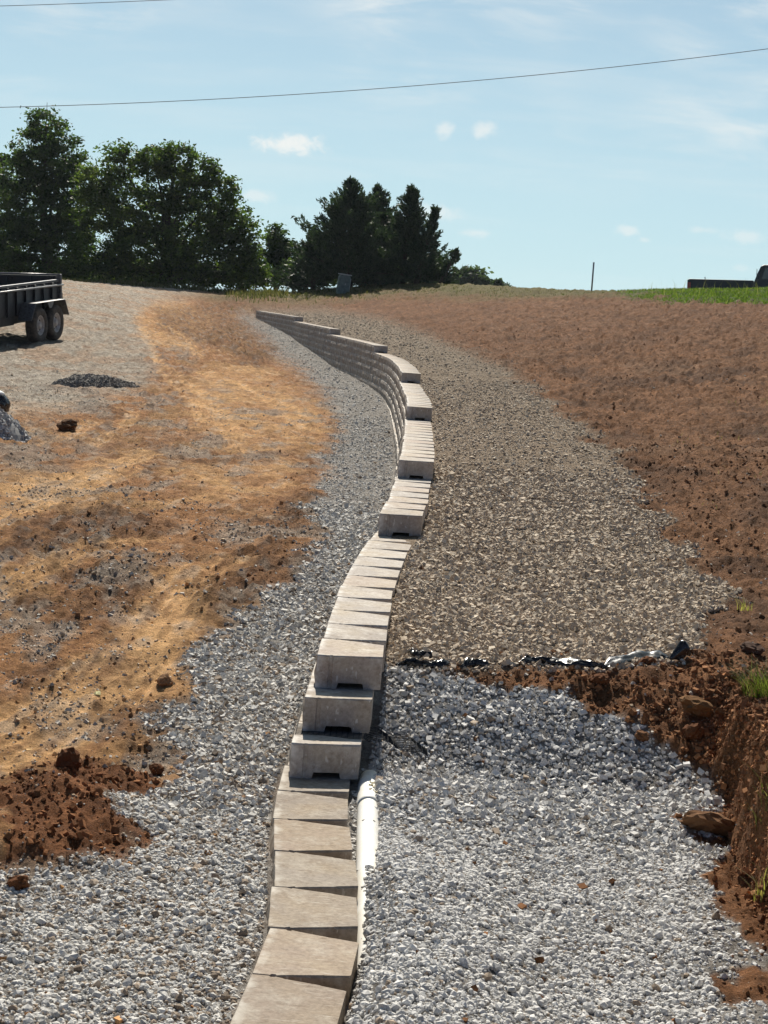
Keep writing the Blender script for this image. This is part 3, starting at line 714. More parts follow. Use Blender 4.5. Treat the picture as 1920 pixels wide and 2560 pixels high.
stone_band('gravel', 4.7, 7.7, 8200, .0075, 0, 'crushed grey limestone gravel spread along both sides of the nearest blocks')
stone_band('gravel', 7.35, 11.0, 5800, .0079, 1, 'crushed gravel around the lowest step of the wall')
stone_band('gravel', 10.4, 17.5, 2500, .0092, 1, 'dusty crushed gravel beside the middle of the wall')
stone_band('gravel', 16, 31, 640, .0112, 2, 'gravel along the wall further uphill')
stone_band('gravel', 28, 78, 80, .015, 2, 'far gravel fading into the slope')

def clod_band(name, y0, y1, dens, rmean, low, label):
    n = int(wedge(y0, y1) * dens); X, Y = scatter(y0, y1, n)
    z = base_z(X, Y); mk = zones(X, Y, z); g = np.clip(mk['grey'] + mk['tan'], 0, 1)
    n1 = fbm(X * 2.6, Y * 1.7, 3, 161)
    L = mk['L'] > .5
    slope = (~L) & (Y > 8.2) & (Y < 9.5)
    want = np.where(L, .018 + .30 * mk['red'] + .06 * mk['dark'] + .03 * smooth(.2, .7, n1), .26 + .2 * smooth(0, .6, n1)) * (1 - g) + .010 * g
    want = np.where(slope, want * 2.2 * (1 - g) + .01 * g, want)
    want = want * (1 - .8 * mk['drive'])
    keep = rng.uniform(0, 1, n) < want
    rad = rmean * np.exp(rng.normal(0, .55, n)); rad = np.clip(rad, rmean * .4, rmean * 3.2)
    keep &= clear_of_wall(X, Y, rad) & (Y < crestY(X) - 2)
    X, Y, rad = X[keep], Y[keep], rad[keep]; z = surf_z(X, Y)
    mk2 = {k_: mk[k_][keep] for k_ in mk}
    mk2['grey'] = mk2['grey'] * 0; mk2['tan'] = mk2['tan'] * 0
    cc = soil_colour(X, Y, z, mk2) * rng.normal(1.0, .2, len(X)).clip(.6, 1.5)[:, None]
    P = np.stack([X, Y, z + rad * rng.uniform(-.1, .4, len(X))], 1)
    o = stones(name, P, rad, cc.clip(.02, .7), M_clod, low, .7, (.65, .95), .24); tag(o, label, kind='stuff')
clod_band('dirt_clods', 4.8, 9.6, 3300, .0066, 1, 'crumbled red brown clods of dug soil near the cut bank and the dirt heap')
clod_band('dirt_clods', 9.6, 20, 520, .0066, 1, 'brown crumbs of soil scattered over the graded slope')
clod_band('dirt_clods', 20, 60, 40, .0095, 2, 'small lumps of soil over the far slope')
n = 5200; Y = rng.uniform(6.2, 9.1, n); X = xbank(Y) + rng.normal(.08, .06, n); z = surf_z(X, Y); rad = .0055 * np.exp(rng.normal(0, .5, n))
cc = np.array([(.27, .122, .054), (.19, .086, .042), (.33, .165, .078), (.23, .115, .06)])[rng.integers(0, 4, n)] * rng.normal(1, .2, (n, 1)).clip(.6, 1.5)
tag(stones('dirt_clods', np.stack([X, Y, z - .002], 1), rad.clip(.003, .02), cc, M_clod, 1, .8, (.65, .95), .22), 'crumbly soil face of the cut bank', kind='stuff')

def lump(name, x, y, r, colr, label, cat, mat_=M_clod, flat=(.75, .95), sub=True, sink=.35):
    p = ground_hit(x, y); bm = bmesh.new(); bmesh.ops.create_icosphere(bm, subdivisions=3, radius=r)
    sd_ = random.random() * 90
    c = np.array([v.co for v in bm.verts]) / r; nn = fbm(c[:, 0] * 1.3 + sd_, c[:, 1] * 1.3 + c[:, 2] * 1.7, 5, 3, .6)
    for v, n in zip(bm.verts, nn):
        v.co = v.co * (1 + .30 * float(n)); v.co.z *= flat[0]
    me = bpy.data.meshes.new(name); bm.to_mesh(me); bm.free(); me.materials.append(mat_)
    a = me.attributes.new('col', 'FLOAT_COLOR', 'POINT'); a.data.foreach_set('color', np.tile(np.array([*colr, 1], np.float32), len(me.vertices)))
    o = link(bpy.data.objects.new(name, me)); o.location = (p.x, p.y, gz(p.x, p.y) + r * flat[0] * (1 - sink) * .8); o.rotation_euler = (random.uniform(-.4, .4), random.uniform(-.4, .4), random.uniform(0, 6))
    return tag(o, label, cat)
RB = (.13, .055, .025)
lump('dirt_clod', 170, 1925, .052, RB, 'tall upright red brown clod topping the dirt heap', 'clod', flat=(1.25, 1))
lump('dirt_clod', 412, 1712, .042, (.26, .15, .08), 'tan clod lying between the grey gravel and the tyre tracks', 'clod')
lump('dirt_clod', 46, 2218, .038, RB, 'red clod lying alone on grey gravel below the dirt heap', 'clod')
lump('dirt_clod', 392, 1930, .03, RB, 'dark red clod on gravel uphill of the dirt heap', 'clod')
lump('dirt_clod', 1740, 1780, .075, (.18, .095, .042), 'large orange brown clod at the corner of the cut bank', 'clod', flat=(.6, 1))
lump('dirt_clod', 1730, 1840, .05, RB, 'round brown clod in the pit beside the cut bank', 'clod')
lump('dirt_clod', 1605, 1850, .035, (.16, .08, .04), 'brown clod above the pale stone at the gravel edge', 'clod')
lump('dirt_clod', 1500, 1705, .045, RB, 'dark brown clod just below the torn black plastic', 'clod', flat=(.6, 1))
lump('dirt_clod', 1615, 1662, .038, RB, 'brown clod under the upturned end of the black plastic', 'clod', flat=(.7, 1))
lump('dirt_clod', 1880, 1630, .06, (.09, .055, .04), 'dark grey brown clod uphill of the green grass tuft', 'clod', flat=(.5, 1))
lump('dirt_clod', 1820, 1698, .042, RB, 'brown clod left of the green grass tuft', 'clod', flat=(.6, 1))
lump('stone', 1597, 1948, .032, (.42, .42, .41), 'largest pale grey stone at the edge of the gravel fan', 'stone', M_stone)
lump('dirt_clod', 1770, 2075, .11, (.165, .088, .045), 'broad crusted clod slumped onto the gravel beside the cut bank', 'clod', flat=(.42, 1))
lump('dirt_clod', 700, 1384, .03, (.1, .06, .04), 'dark clod in the grey gravel halfway along the wall', 'clod')
lump('dirt_clod', 167, 1072, .13, (.12, .065, .035), 'dark brown clod right of the grey heap', 'clod', flat=(.6, 1))

# ------------------------------------------------------------------ drain pipe
pr = .045
a = atz(905, 1990, -.01); b = atz(925, 2200, -.06); c = atz(922, 2420, -.095)
pa = Vector((a[0] - .004, 8.22, -.03)); pb = Vector((b[0] + .004, 7.0, -.052)); pc = Vector((b[0] + .012, 5.6, -.125))
pa.x = float(Xf0(8.2)) + BD + .078; pb.x = float(Xf0(7.0)) + BD + .062; pc.x = float(Xf0(5.9)) + BD + .066
def bez(t): return pa * (1 - t) ** 2 + (2 * pb - (pa + pc) / 2) * 2 * t * (1 - t) + pc * t * t
pipe = empty('drain_pipe', Matrix.Translation(pb))
tag(pipe, 'white plastic drain pipe half buried in gravel behind the base blocks', 'pipe')
inv = pipe.matrix_world.inverted()
mb = MB(); mb.tube([inv @ bez(t) for t in np.linspace(0, 1, 40)], pr, 28); mb.build('tube', M_pvc, pipe, smoothf=True)
mb = MB(); mb.tube([inv @ bez(t) for t in np.linspace(.04, .205, 10)], [pr + .004] * 9 + [pr + .0035], 28); mb.build('coupling', M_pvc, pipe, smoothf=True)
mb = MB()
for t in np.linspace(.10, .15, 3):
    p = inv @ bez(t); 
    for k in range(9):
        an = R(18 + k * 9 + random.uniform(-3, 3)); rr = pr + .004; q = Vector((math.cos(an) * rr, 0, math.sin(an) * rr)) + p
        q.y += random.uniform(-.02, .02); r_ = random.uniform(.005, .009)
        mb.lathe([(-r_, .001), (-.6 * r_, r_ * .8), (.5 * r_, r_ * .8), (r_, .001)], 7, 'y', tuple(q))
mb.build('glue_smear', M_primer, pipe)
for (t, an) in ((.33, 62), (.47, 48), (.33, 118), (.62, 60)):
    p = inv @ bez(t); d = Vector((math.cos(R(an)), 0, math.sin(R(an)))); q = p + d * (pr + .0006)
    s1 = Vector((0, 1, 0)); s2 = d.cross(s1)
    mb = MB(); mb.add([q + (s1 * math.cos(k * .785) + s2 * math.sin(k * .785)) * .0065 for k in range(8)], [tuple(range(8))])
    mb.build('drain_hole', M_dark, pipe)

# ------------------------------------------------------------------ geogrid tail between two courses
mb = MB(); x0, x1 = float(Xf0(8.3)) + .04, float(Xf0(8.3)) + .62; y0, y1 = 8.2, 9.0
def gpt(x, y):
    xe = float(Xf0(8.3)) + BD + .05; k = max(0, x - xe)
    zt = .1545 if k <= 0 else None
    if zt is None:
        zt = .1545 + (-.10 * k - .12 * max(0, k - .15)) + .012 * math.sin(x * 40 + y * 9); zt = max(zt, gz(x, y) + .004)
    return (x, y - .28 * k + .012 * math.sin(x * 23), zt)
for k in range(24):
    x = x0 + (x1 - x0) * k / 23; mb.tube([gpt(x, y0 + (y1 - y0) * j / 10 * (.25 if x > x1 - .3 else 1)) for j in range(11)], .0016, 4)
for j in range(9):
    y = y0 + .2 * j / 8; mb.tube([gpt(x0 + (x1 - x0) * k / 40, y) for k in range(41)], .0018, 4)
o = mb.build('geogrid', M_grid); tag(o, 'black plastic geogrid tail sticking out between two low blocks', 'geogrid')

# ------------------------------------------------------------------ torn black plastic
def film(pts, label, width=.055, lift=.018, seed=0, crumple=1.0):
    """crumpled strip of thin film along a line read off the photograph"""
    r = random.Random(seed); P = [ground_hit(x, y) for (x, y) in pts]
    n = max(24, int(sum((P[i + 1] - P[i]).length for i in range(len(P) - 1)) / .012)); m_ = 7
    V = []; F = []
    ts = np.linspace(0, len(P) - 1, n)
    for q, t in enumerate(ts):
        i = min(int(t), len(P) - 2); c = P[i].lerp(P[i + 1], t - i); d = (P[i + 1] - P[i]).normalized(); sd_ = Vector((-d.y, d.x, 0))
        e = q / (n - 1); taper = min(1, 5 * e + .1, 5 * (1 - e) + .1)
        wd = width * taper * (.7 + .6 * float(noise(np.array([q * .11]), np.array([seed * 3.3]), 5)[0]))
        for k in range(m_):
            v = k / (m_ - 1) - .5
            x = c.x + sd_.x * v * wd; y = c.y + sd_.y * v * wd + .012 * float(noise(np.array([q * .23]), np.array([k * .6 + seed]), 8)[0])
            h = lift * taper * (.55 + .9 * float(noise(np.array([q * .13 + seed]), np.array([k * .35]), 6)[0])) + .010 * crumple * float(noise(np.array([q * .45]), np.array([k * .9 + seed]), 7)[0]) * taper
            V.append((x, y, gz(x, y) + max(h, -.006) + .016 * (k / (m_ - 1)) * taper + (.006 if k > 0 else -.006)))
    for i in range(n - 1):
        for k in range(m_ - 1): F.append((i * m_ + k, i * m_ + k + 1, (i + 1) * m_ + k + 1, (i + 1) * m_ + k))
    c = P[0]; me = bpy.data.meshes.new('plastic_sheet'); me.from_pydata([(v[0] - c.x, v[1] - c.y, v[2] - c.z) for v in V], [], F); me.materials.append(M_black_film)
    me.polygons.foreach_set('use_smooth', [True] * len(F)); o = link(bpy.data.objects.new('plastic_sheet', me)); o.location = c
    t_ = o.modifiers.new('t', 'SOLIDIFY'); t_.thickness = .0015
    return tag(o, label, 'plastic sheet', 'torn black plastic at the gravel edge')
film([(988, 1666), (1030, 1665), (1075, 1672), (1105, 1668), (1130, 1662)], 'short torn black plastic edge next to the wall blocks', .036, .014, 1)
film([(1018, 1630), (1032, 1642), (1060, 1645), (1100, 1647)], 'small glossy shred of plastic uphill of the torn edge beside the wall', .022, .016, 2)
film([(1150, 1672), (1185, 1664), (1225, 1668)], 'little black plastic hump between the two longer torn pieces', .03, .016, 3)
film([(1294, 1662), (1330, 1655), (1400, 1664), (1460, 1668), (1520, 1672)], 'long torn black plastic strip lying across the gravel edge', .045, .014, 4)
film([(1505, 1674), (1550, 1658), (1600, 1648), (1640, 1646), (1678, 1648)], 'silvery shining fold of plastic between the long strip and the upturned flap', .085, .010, 9, .35)
def flap():
    p = ground_hit(1668, 1654); g = [[(0, 0, 0), (.035, .0, .01), (.07, .01, .0)], [(.02, .01, .035), (.055, -.005, .045), (.09, .01, .02)], [(.045, .02, .075), (.08, .0, .085), (.105, .01, .045)], [(.06, .03, .105), (.085, .015, .115), (.112, .02, .06)], [(.075, .05, .085), (.095, .045, .085), (.118, .03, .045)], [(.09, .06, .03), (.105, .06, .02), (.12, .04, .01)]]
    V = [(x, y, z + gz(p.x + x, p.y + y) - p.z + .004) for r_ in g for (x, y, z) in r_]; F = [(i * 3 + k, i * 3 + k + 1, i * 3 + k + 4, i * 3 + k + 3) for i in range(5) for k in range(2)]
    me = bpy.data.meshes.new('plastic_sheet'); me.from_pydata(V, [], F); me.materials.append(M_black_film); me.polygons.foreach_set('use_smooth', [True] * len(F))
    o = link(bpy.data.objects.new('plastic_sheet', me)); o.location = p
    t_ = o.modifiers.new('s', 'SUBSURF'); t_.levels = t_.render_levels = 2
    t_ = o.modifiers.new('t', 'SOLIDIFY'); t_.thickness = .0015
    tag(o, 'upturned glossy plastic flap at the end of the long strip', 'plastic sheet', 'torn black plastic at the gravel edge')
flap()

# ------------------------------------------------------------------ dark gravel pile and grey heap things
def pile(name, x0, x1, ybase, h, depth, colr, label, n, rad):
    p0 = ground_hit(x0, ybase); p1 = ground_hit(x1, ybase); c = (p0 + p1) / 2; rx = (p1 - p0).length / 2
    ex = (p1 - p0).normalized(); ey = Vector((-ex.y, ex.x, 0)).normalized()
    wp = lambda x, y: (c.x + x * ex.x + y * ey.x, c.y + x * ex.y + y * ey.y)
    root = empty(name, Matrix.Translation(c)); tag(root, label, 'gravel pile')
    V = []; F = []; nr, na = 12, 40
    for i in range(nr + 1):
        r_ = i / nr
        for k in range(na):
            an = 2 * math.pi * k / na; x = math.cos(an) * r_ * rx; y = math.sin(an) * r_ * depth
            z = h * max(0, 1 - r_ ** 2) ** .8 * (1 + .12 * float(noise(np.array([x * 4]), np.array([y * 4]), 3)[0]))
            q = wp(x, y + depth * .6); V.append((q[0] - c.x, q[1] - c.y, gz(*q) - c.z + z - .03))
    for i in range(nr):
        for k in range(na): F.append((i * na + k, i * na + (k + 1) % na, (i + 1) * na + (k + 1) % na, (i + 1) * na + k))
    me = bpy.data.meshes.new('mound'); me.from_pydata(V, [], F); me.materials.append(M_stone)
    a = me.attributes.new('col', 'FLOAT_COLOR', 'POINT'); a.data.foreach_set('color', np.tile(np.array([*(np.array(colr) * .7), 1], np.float32), len(V)))
    link(bpy.data.objects.new('mound', me), root)
    r_ = np.sqrt(rng.uniform(0, 1.12, n)); an = rng.uniform(0, 2 * math.pi, n); x = np.cos(an) * r_ * rx; y = np.sin(an) * r_ * depth
    z = h * np.maximum(0, 1 - r_ ** 2) ** .8 + rng.uniform(-.018, .006, n)
    q = wp(x, y + depth * .6); P = np.stack([q[0] - c.x, q[1] - c.y, surf_z(q[0], q[1]) - c.z + z], 1)
    cc = np.array(colr)[None] * rng.normal(1, .25, (n, 1)).clip(.5, 1.7)
    o = stones('stones', P, rad * np.exp(rng.normal(0, .3, n)), cc, M_stone, 1, parent=root); tag(o, kind='stuff')
pile('gravel_pile', -70, 82, 1092, .30, .55, (.40, .395, .385), 'small lumpy grey heap at the frame edge before the black bag', 7000, .015)
pile('gravel_pile', 172, 362, 968, .17, .40, (.23, .21, .185), 'low dark heap of gravel on the tan graded ground', 6000, .0135)

def bag():
    p = ground_hit(-14, 1042); root = empty('trash_bag', Matrix.Translation(p)); tag(root, 'black plastic bag with white top behind the grey heap', 'bag')
    bm = bmesh.new(); bmesh.ops.create_icosphere(bm, subdivisions=4, radius=.18)
    c = np.array([v.co for v in bm.verts]) / .18; nn = fbm(c[:, 0] * 2.1 + 4, c[:, 1] * 2.1 + c[:, 2] * 1.9, 3, 8)
    for v, n in zip(bm.verts, nn): v.co *= 1 + .16 * float(n); v.co.z *= .92
    me = bpy.data.meshes.new('sack'); bm.to_mesh(me); bm.free(); me.materials.append(M_black_film); me.polygons.foreach_set('use_smooth', [True] * len(me.polygons))
    o = link(bpy.data.objects.new('sack', me), root); o.location = (0, 0, .15)
    mb = MB(); mb.lathe([(.27, .10), (.29, .115), (.315, .10), (.33, .06), (.335, .001)], 20, 'z'); mb.build('white_top', M_pvc, root, smoothf=True)
bag()

# ------------------------------------------------------------------ dump trailer
tp = atY(105, 858, 41.5); tp = Vector(tp)
tax = R(12.2)
T_ = Matrix.Translation(tp) @ Matrix.Rotation(-tax + math.pi / 2, 4, 'Z')     # local +x points to the trailer's rear, +y to its far side
sl_l = .95 * float(base_z(tp.x + .9 * math.sin(tax), tp.y + .9 * math.cos(tax)) - base_z(tp.x, tp.y)) / .9
cross_l = .058
T_ = T_ @ Matrix.Rotation(-math.atan(sl_l), 4, 'Y') @ Matrix.Rotation(R(-2.6), 4, 'X')
tp.z = gz(tp.x, tp.y); T_.translation = tp
tr = empty('dump_trailer', T_); tag(tr, 'black tandem axle dump trailer parked at the frame edge', 'trailer')
XB0, XB1, YB0, YB1 = -3.3, 1.72, .30, 2.15
mb = MB(); mb.box(XB0, XB1, YB0, YB0 + .03, .64, 1.20); mb.build('side_panel', M_trailer, tr, .004)
mb = MB(); mb.box(XB0, XB1, YB1 - .03, YB1, .64, 1.20); mb.build('side_panel', M_trailer, tr, .004)
mb = MB(); mb.box(XB0, XB1, YB0 + .032, YB1 - .032, .62, .68); mb.build('floor', M_trailer, tr)
mb = MB(); mb.box(XB0, XB0 + .03, YB0 + .032, YB1 - .032, .683, 1.20); mb.build('front_panel', M_trailer, tr)
mb = MB(); mb.box(XB1 - .05, XB1 + .01, YB0 + .06, YB1 - .06, .60, 1.36); mb.build('tailgate', M_trailer, tr, .005)
mb = MB(); mb.tube([(XB1 - .02, YB0 - .03, 1.385), (XB1 - .02, YB1 + .03, 1.385)], .022, 8); mb.build('gate_bar', M_rail, tr, smoothf=True)
for y_ in (YB0 + .12, .95, 1.5, YB1 - .18):
    mb = MB(); mb.box(XB1 - .09, XB1 - .052, y_, y_ + .06, .69, 1.35); mb.build('gate_rib', M_trailer, tr, .004)
for ys in (YB0, YB1):
    s_ = -1 if ys == YB0 else 1
    mb = MB(); mb.box(XB0, XB1 + .02, ys - .02, ys + .055, 1.235, 1.29); mb.build('top_rail', M_rail, tr, .008)
    mb = MB(); mb.tube([(XB0, ys + s_ * .07, 1.165), (XB1 + .05, ys + s_ * .07, 1.165)], .024, 10); mb.build('tarp_rail', M_rail, tr, smoothf=True)
    for k in range(11):
        x = XB0 + .2 + k * .48
        mb = MB(); mb.box(x, x + .07, *sorted((ys + s_ * .001, ys + s_ * .05)), .62, 1.23); mb.build('side_post', M_trailer, tr, .004)
    mb = MB(); mb.box(XB1 - .04, XB1 + .04, *sorted((ys - s_ * .05, ys + s_ * .055)), .55, 1.40); mb.build('corner_post', M_rail, tr, .006)
mb = MB(); mb.box(XB0 - .3, XB1 - .1, .62, .74, .40, .615); mb.build('frame_rail', M_trailer, tr, .006)
mb = MB(); mb.box(XB0 - .3, XB1 - .1, 1.70, 1.82, .40, .615); mb.build('frame_rail', M_trailer, tr, .006)
mb = MB(); mb.box(XB0, -.7, .33, .42, .43, .62); mb.build('side_skirt', M_trailer, tr, .006)
mb = MB(); mb.box(XB1 - .1, XB1 + .04, .25, 2.2, .36, .48); mb.build('rear_bumper', M_trailer, tr, .008)
mb = MB(); mb.tube([(XB1 + .03, YB0 + .05, 1.0), (XB1 + .13, YB0 - .02, .97), (XB1 + .14, YB0 - .02, .84), (XB1 + .05, YB0 + .03, .76)], .013, 8); mb.build('latch_handle', M_rail, tr, smoothf=True)
mb = MB(); mb.tube([(XB0 - .3, .7, .5), (XB0 - 1.6, 1.2, .5)], .05, 8); mb.tube([(XB0 - .3, 1.75, .5), (XB0 - 1.6, 1.25, .5)], .05, 8); mb.build('drawbar', M_trailer, tr)
def wheel(x, y, out):
    root = empty('wheel'); root.parent = tr; root.location = (x, y, .385)
    s_ = out
    mb = MB(); prof = [(-.09, .215), (-.112, .24), (-.118, .31), (-.105, .365), (-.08, .385), (.08, .385), (.105, .365), (.118, .31), (.112, .24), (.09, .215)]
    mb.lathe(prof, 40, 'y'); 
    mb.build('tyre', M_tyre, root, smoothf=True)
    mb = MB(); mb.lathe([(s_ * .09, .217), (s_ * .098, .205), (s_ * .06, .19), (s_ * .02, .17), (s_ * .035, .10), (s_ * .05, .075), (s_ * .09, .07), (s_ * .10, .05), (s_ * .10, .001)], 32, 'y'); mb.lathe([(-s_ * .09, .217), (-s_ * .05, .19), (s_ * .02, .19)], 32, 'y')
    mb.build('rim', M_rim, root, smoothf=True)
    for k in range(8):
        an = 2 * math.pi * k / 8; mb = MB(); mb.lathe([(s_ * .033, .001), (s_ * .034, .022), (s_ * .020, .024)], 10, 'y', (.138 * math.cos(an), 0, .138 * math.sin(an))); mb.build('hand_hole', M_dark, root)
for x in (0, .90):
    wheel(x, .118, -1); wheel(x, 2.33, 1)
for (y0_, y1_) in ((-.03, .29), (2.16, 2.48)):
    mb = MB(); t_ = .012; pr_ = [(-.62, .52), (-.36, .88), (1.26, .88), (1.50, .52)]
    out = pr_ + [(1.50 - .02, .52), (1.26 - .008, .88 - t_), (-.36 + .008, .88 - t_), (-.62 + .02, .52)]
    mb.prism(out, y0_, y1_); mb.build('fender', M_fender, tr, .002)
    ya = y0_ if y0_ < 1 else y1_ - .02
    mb = MB(); mb.prism([(.28, .866), (.62, .866), (.52, .74), (.38, .74)], ya + .004, ya + .016); mb.build('fender_gusset', M_fender, tr)
for y_ in (.36, 2.03):
    mb = MB(); mb.box(XB1 + .012, XB1 + .03, y_, y_ + .11, .50, .57); mb.build('tail_light', M_red, tr, .004)
for (x0_, x1_, z0_, z1_, mt, nm) in ((-2.62, -2.38, .86, 1.0, M_sticker, 'sticker'), (-2.22, -1.98, .86, 1.0, M_sticker, 'sticker'), (-1.72, -1.60, .80, .86, M_sticker, 'sticker')):
    mb = MB(); mb.box(x0_, x1_, YB0 - .004, YB0 - .001, z0_ - .09, z1_ - .09); mb.build(nm, mt, tr)
mb = MB(); mb.box(-2.35, -2.2, .326, .329, .47, .56); mb.build('reflector', M_yellow, tr)

# ------------------------------------------------------------------ pickup truck beyond the crest
kp = Vector(atY(1724, 697, 73.0)); RAILH = 1.36
kz = kp.z - RAILH
K_ = Matrix.Translation((kp.x, kp.y, kz)) @ Matrix.Rotation(R(-12.5), 4, 'Z') @ Matrix.Rotation(R(-2.7), 4, 'Y')
K_.translation.z = kz
tk = empty('pickup_truck', K_); tag(tk, 'dark pickup truck parked behind the green grass', 'truck')
WD = 1.9
for y_ in (0, WD - .06):
    mb = MB(); mb.prism([(0, .62), (0, 1.30), (.04, 1.36), (2.42, 1.36), (2.42, .55), (1.72, .55), (1.66, .78), (1.50, .92), (1.22, .95), (.95, .92), (.80, .78), (.74, .55)], y_, y_ + .06); mb.build('bed_side', M_truck, tk, .012)
mb = MB(); mb.box(-.02, .04, .062, WD - .062, .66, 1.33); mb.build('tailgate', M_truck, tk, .012)
mb = MB(); mb.box(.03, 2.40, .065, WD - .065, .74, .80); mb.build('bed_floor', M_truck, tk)
mb = MB(); mb.box(2.36, 2.42, .065, WD - .065, .803, 1.36); mb.build('bed_bulkhead', M_truck, tk, .01)
mb = MB(); mb.box(-.14, -.03, .05, WD - .05, .50, .66); mb.build('rear_bumper', M_chrome, tk, .02)
for y_ in (-.008, WD - .05):
    mb = MB(); mb.box(-.015, .12, y_, y_ + .058, .92, 1.24); mb.build('tail_light', M_red, tk, .012)
mb = MB(); prof = [(2.47, .45), (2.47, 1.36), (2.56, 1.62), (2.68, 1.90), (2.80, 1.955), (3.85, 1.955), (4.02, 1.91), (4.55, 1.36), (5.75, 1.24), (5.85, 1.05), (5.85, .48), (5.45, .48), (5.40, .72), (5.2, .90), (4.95, .93), (4.70, .90), (4.52, .72), (4.46, .45)]
mb.prism(prof, .0, WD); cab = mb.build('cab', M_truck, tk, .05)
for y_ in (-.012, WD + .002):
    mb = MB(); mb.prism([(2.74, 1.42), (2.84, 1.84), (3.28, 1.86), (3.28, 1.42)], y_, y_ + .01); mb.build('side_window', M_glass, tk)
    mb = MB(); mb.prism([(3.38, 1.42), (3.38, 1.86), (3.86, 1.86), (4.22, 1.42)], y_, y_ + .01); mb.build('side_window', M_glass, tk)
    mb = MB(); mb.box(3.5, 3.66, y_ - .02, y_ + .012, 1.18, 1.22); mb.build('door_handle', M_chrome, tk, .008)
    mb = MB(); mb.box(4.12, 4.28, *sorted((y_, y_ + (-.2 if y_ < 1 else .2))), 1.38, 1.56); mb.build('mirror', M_truck, tk, .02)
mb = MB(); mb.box(2.52, 2.535, .25, WD - .25, 1.45, 1.80); o = mb.build('rear_window', M_glass, tk)
for (x_, y_) in ((1.23, .10), (1.23, WD - .10), (4.95, .10), (4.95, WD - .10)):
    root = empty('wheel'); root.parent = tk; root.location = (x_, y_, .39)
    mb = MB(); mb.lathe([(-.10, .23), (-.13, .26), (-.13, .34), (-.10, .385), (.10, .385), (.13, .34), (.13, .26), (.10, .23)], 32, 'y'); mb.build('tyre', M_tyre, root, smoothf=True)
    s_ = -1 if y_ < 1 else 1
    mb = MB(); mb.lathe([(s_ * .10, .232), (s_ * .06, .20), (s_ * .05, .10), (s_ * .09, .05), (s_ * .09, .001)], 24, 'y'); mb.lathe([(-s_ * .10, .232), (-s_ * .02, .2), (s_ * .03, .001)], 24, 'y'); mb.build('rim', M_chrome, root, smoothf=True)
mb = MB(); mb.box(.30, 2.3, .4, 1.5, 1.325, 1.345); mb.build('tool_board', M_steel, tk)
mb = MB(); mb.tube([(.62, .5, 1.34), (.60, .5, 1.46)], .02, 6); mb.build('stake', M_steel, tk)

# ------------------------------------------------------------------ post, pedestal, wires
p = Vector(atY(1479, 727, 74.5)); q = Vector(atY(1484.5, 656, 74.5)); g_ = gz(p.x, p.y)
base = Vector((p.x - (p.z - g_) * (q.x - p.x) / (q.z - p.z), p.y, g_ - .05))
po = empty('marker_post', Matrix.Translation(base)); tag(po, 'thin grey metal post standing alone on the skyline', 'post')
mb = MB(); mb.tube([(0, 0, 0), q - base], .032, 10); mb.build('pole', M_steel, po, smoothf=True)
d_ = (q - base); mb = MB(); mb.tube([d_ * .985, d_ * 1.002], .038, 10); mb.build('cap', M_steel, po, smoothf=True)

p = Vector(atY(857, 708, 85.5)); g_ = gz(p.x, p.y)
ped = empty('utility_pedestal', Matrix.Translation((p.x, p.y, g_ - .03)) @ Matrix.Rotation(R(4.5), 4, 'Y') @ Matrix.Rotation(R(14), 4, 'Z')); tag(ped, 'leaning grey green utility pedestal box before the cedar trees', 'utility box')
h_ = max(.62, min(p.z - g_ + .62, .85))
mb = MB(); mb.prism([(-.25, 0), (-.25, h_ - .1), (-.19, h_), (.19, h_), (.25, h_ - .1), (.25, 0)], -.2, .2); mb.build('cabinet', M_box, ped, .015)
mb = MB(); mb.box(-.27, .27, -.23, .23, h_ + .002, h_ + .05); mb.build('lid', M_boxl, ped, .015)
mb = MB(); mb.box(.252, .268, -.19, .19, .05, h_ - .12); mb.build('side_door', M_boxl, ped, .004)
mb = MB(); mb.box(.02, .06, -.222, -.203, h_ * .5, h_ * .5 + .08); mb.build('latch', M_steel, ped)

def wire(pts, Y, rad, label):
    xs = np.array([p_[0] for p_ in pts]); ys = np.array([p_[1] for p_ in pts]); cf = np.polyfit(xs, ys, min(2, len(pts) - 1))
    P = [Vector(atY(x, np.polyval(cf, x), Y)) for x in np.linspace(-1500, 3400, 80)]
    mb = MB(); mb.tube(P, rad, 6); o = mb.build('power_line', M_wire, smoothf=True)
    tag(o, label, 'power line', 'overhead power lines')
wire([(0, 268), (560, 248), (960, 219), (1440, 178), (1920, 122)], 46, .0085, 'grey overhead line crossing the whole sky above the trees')
wire([(0, 15), (200, 8.5), (410, 0)], 46, .0075, 'grey overhead line clipping the top corner of the sky')

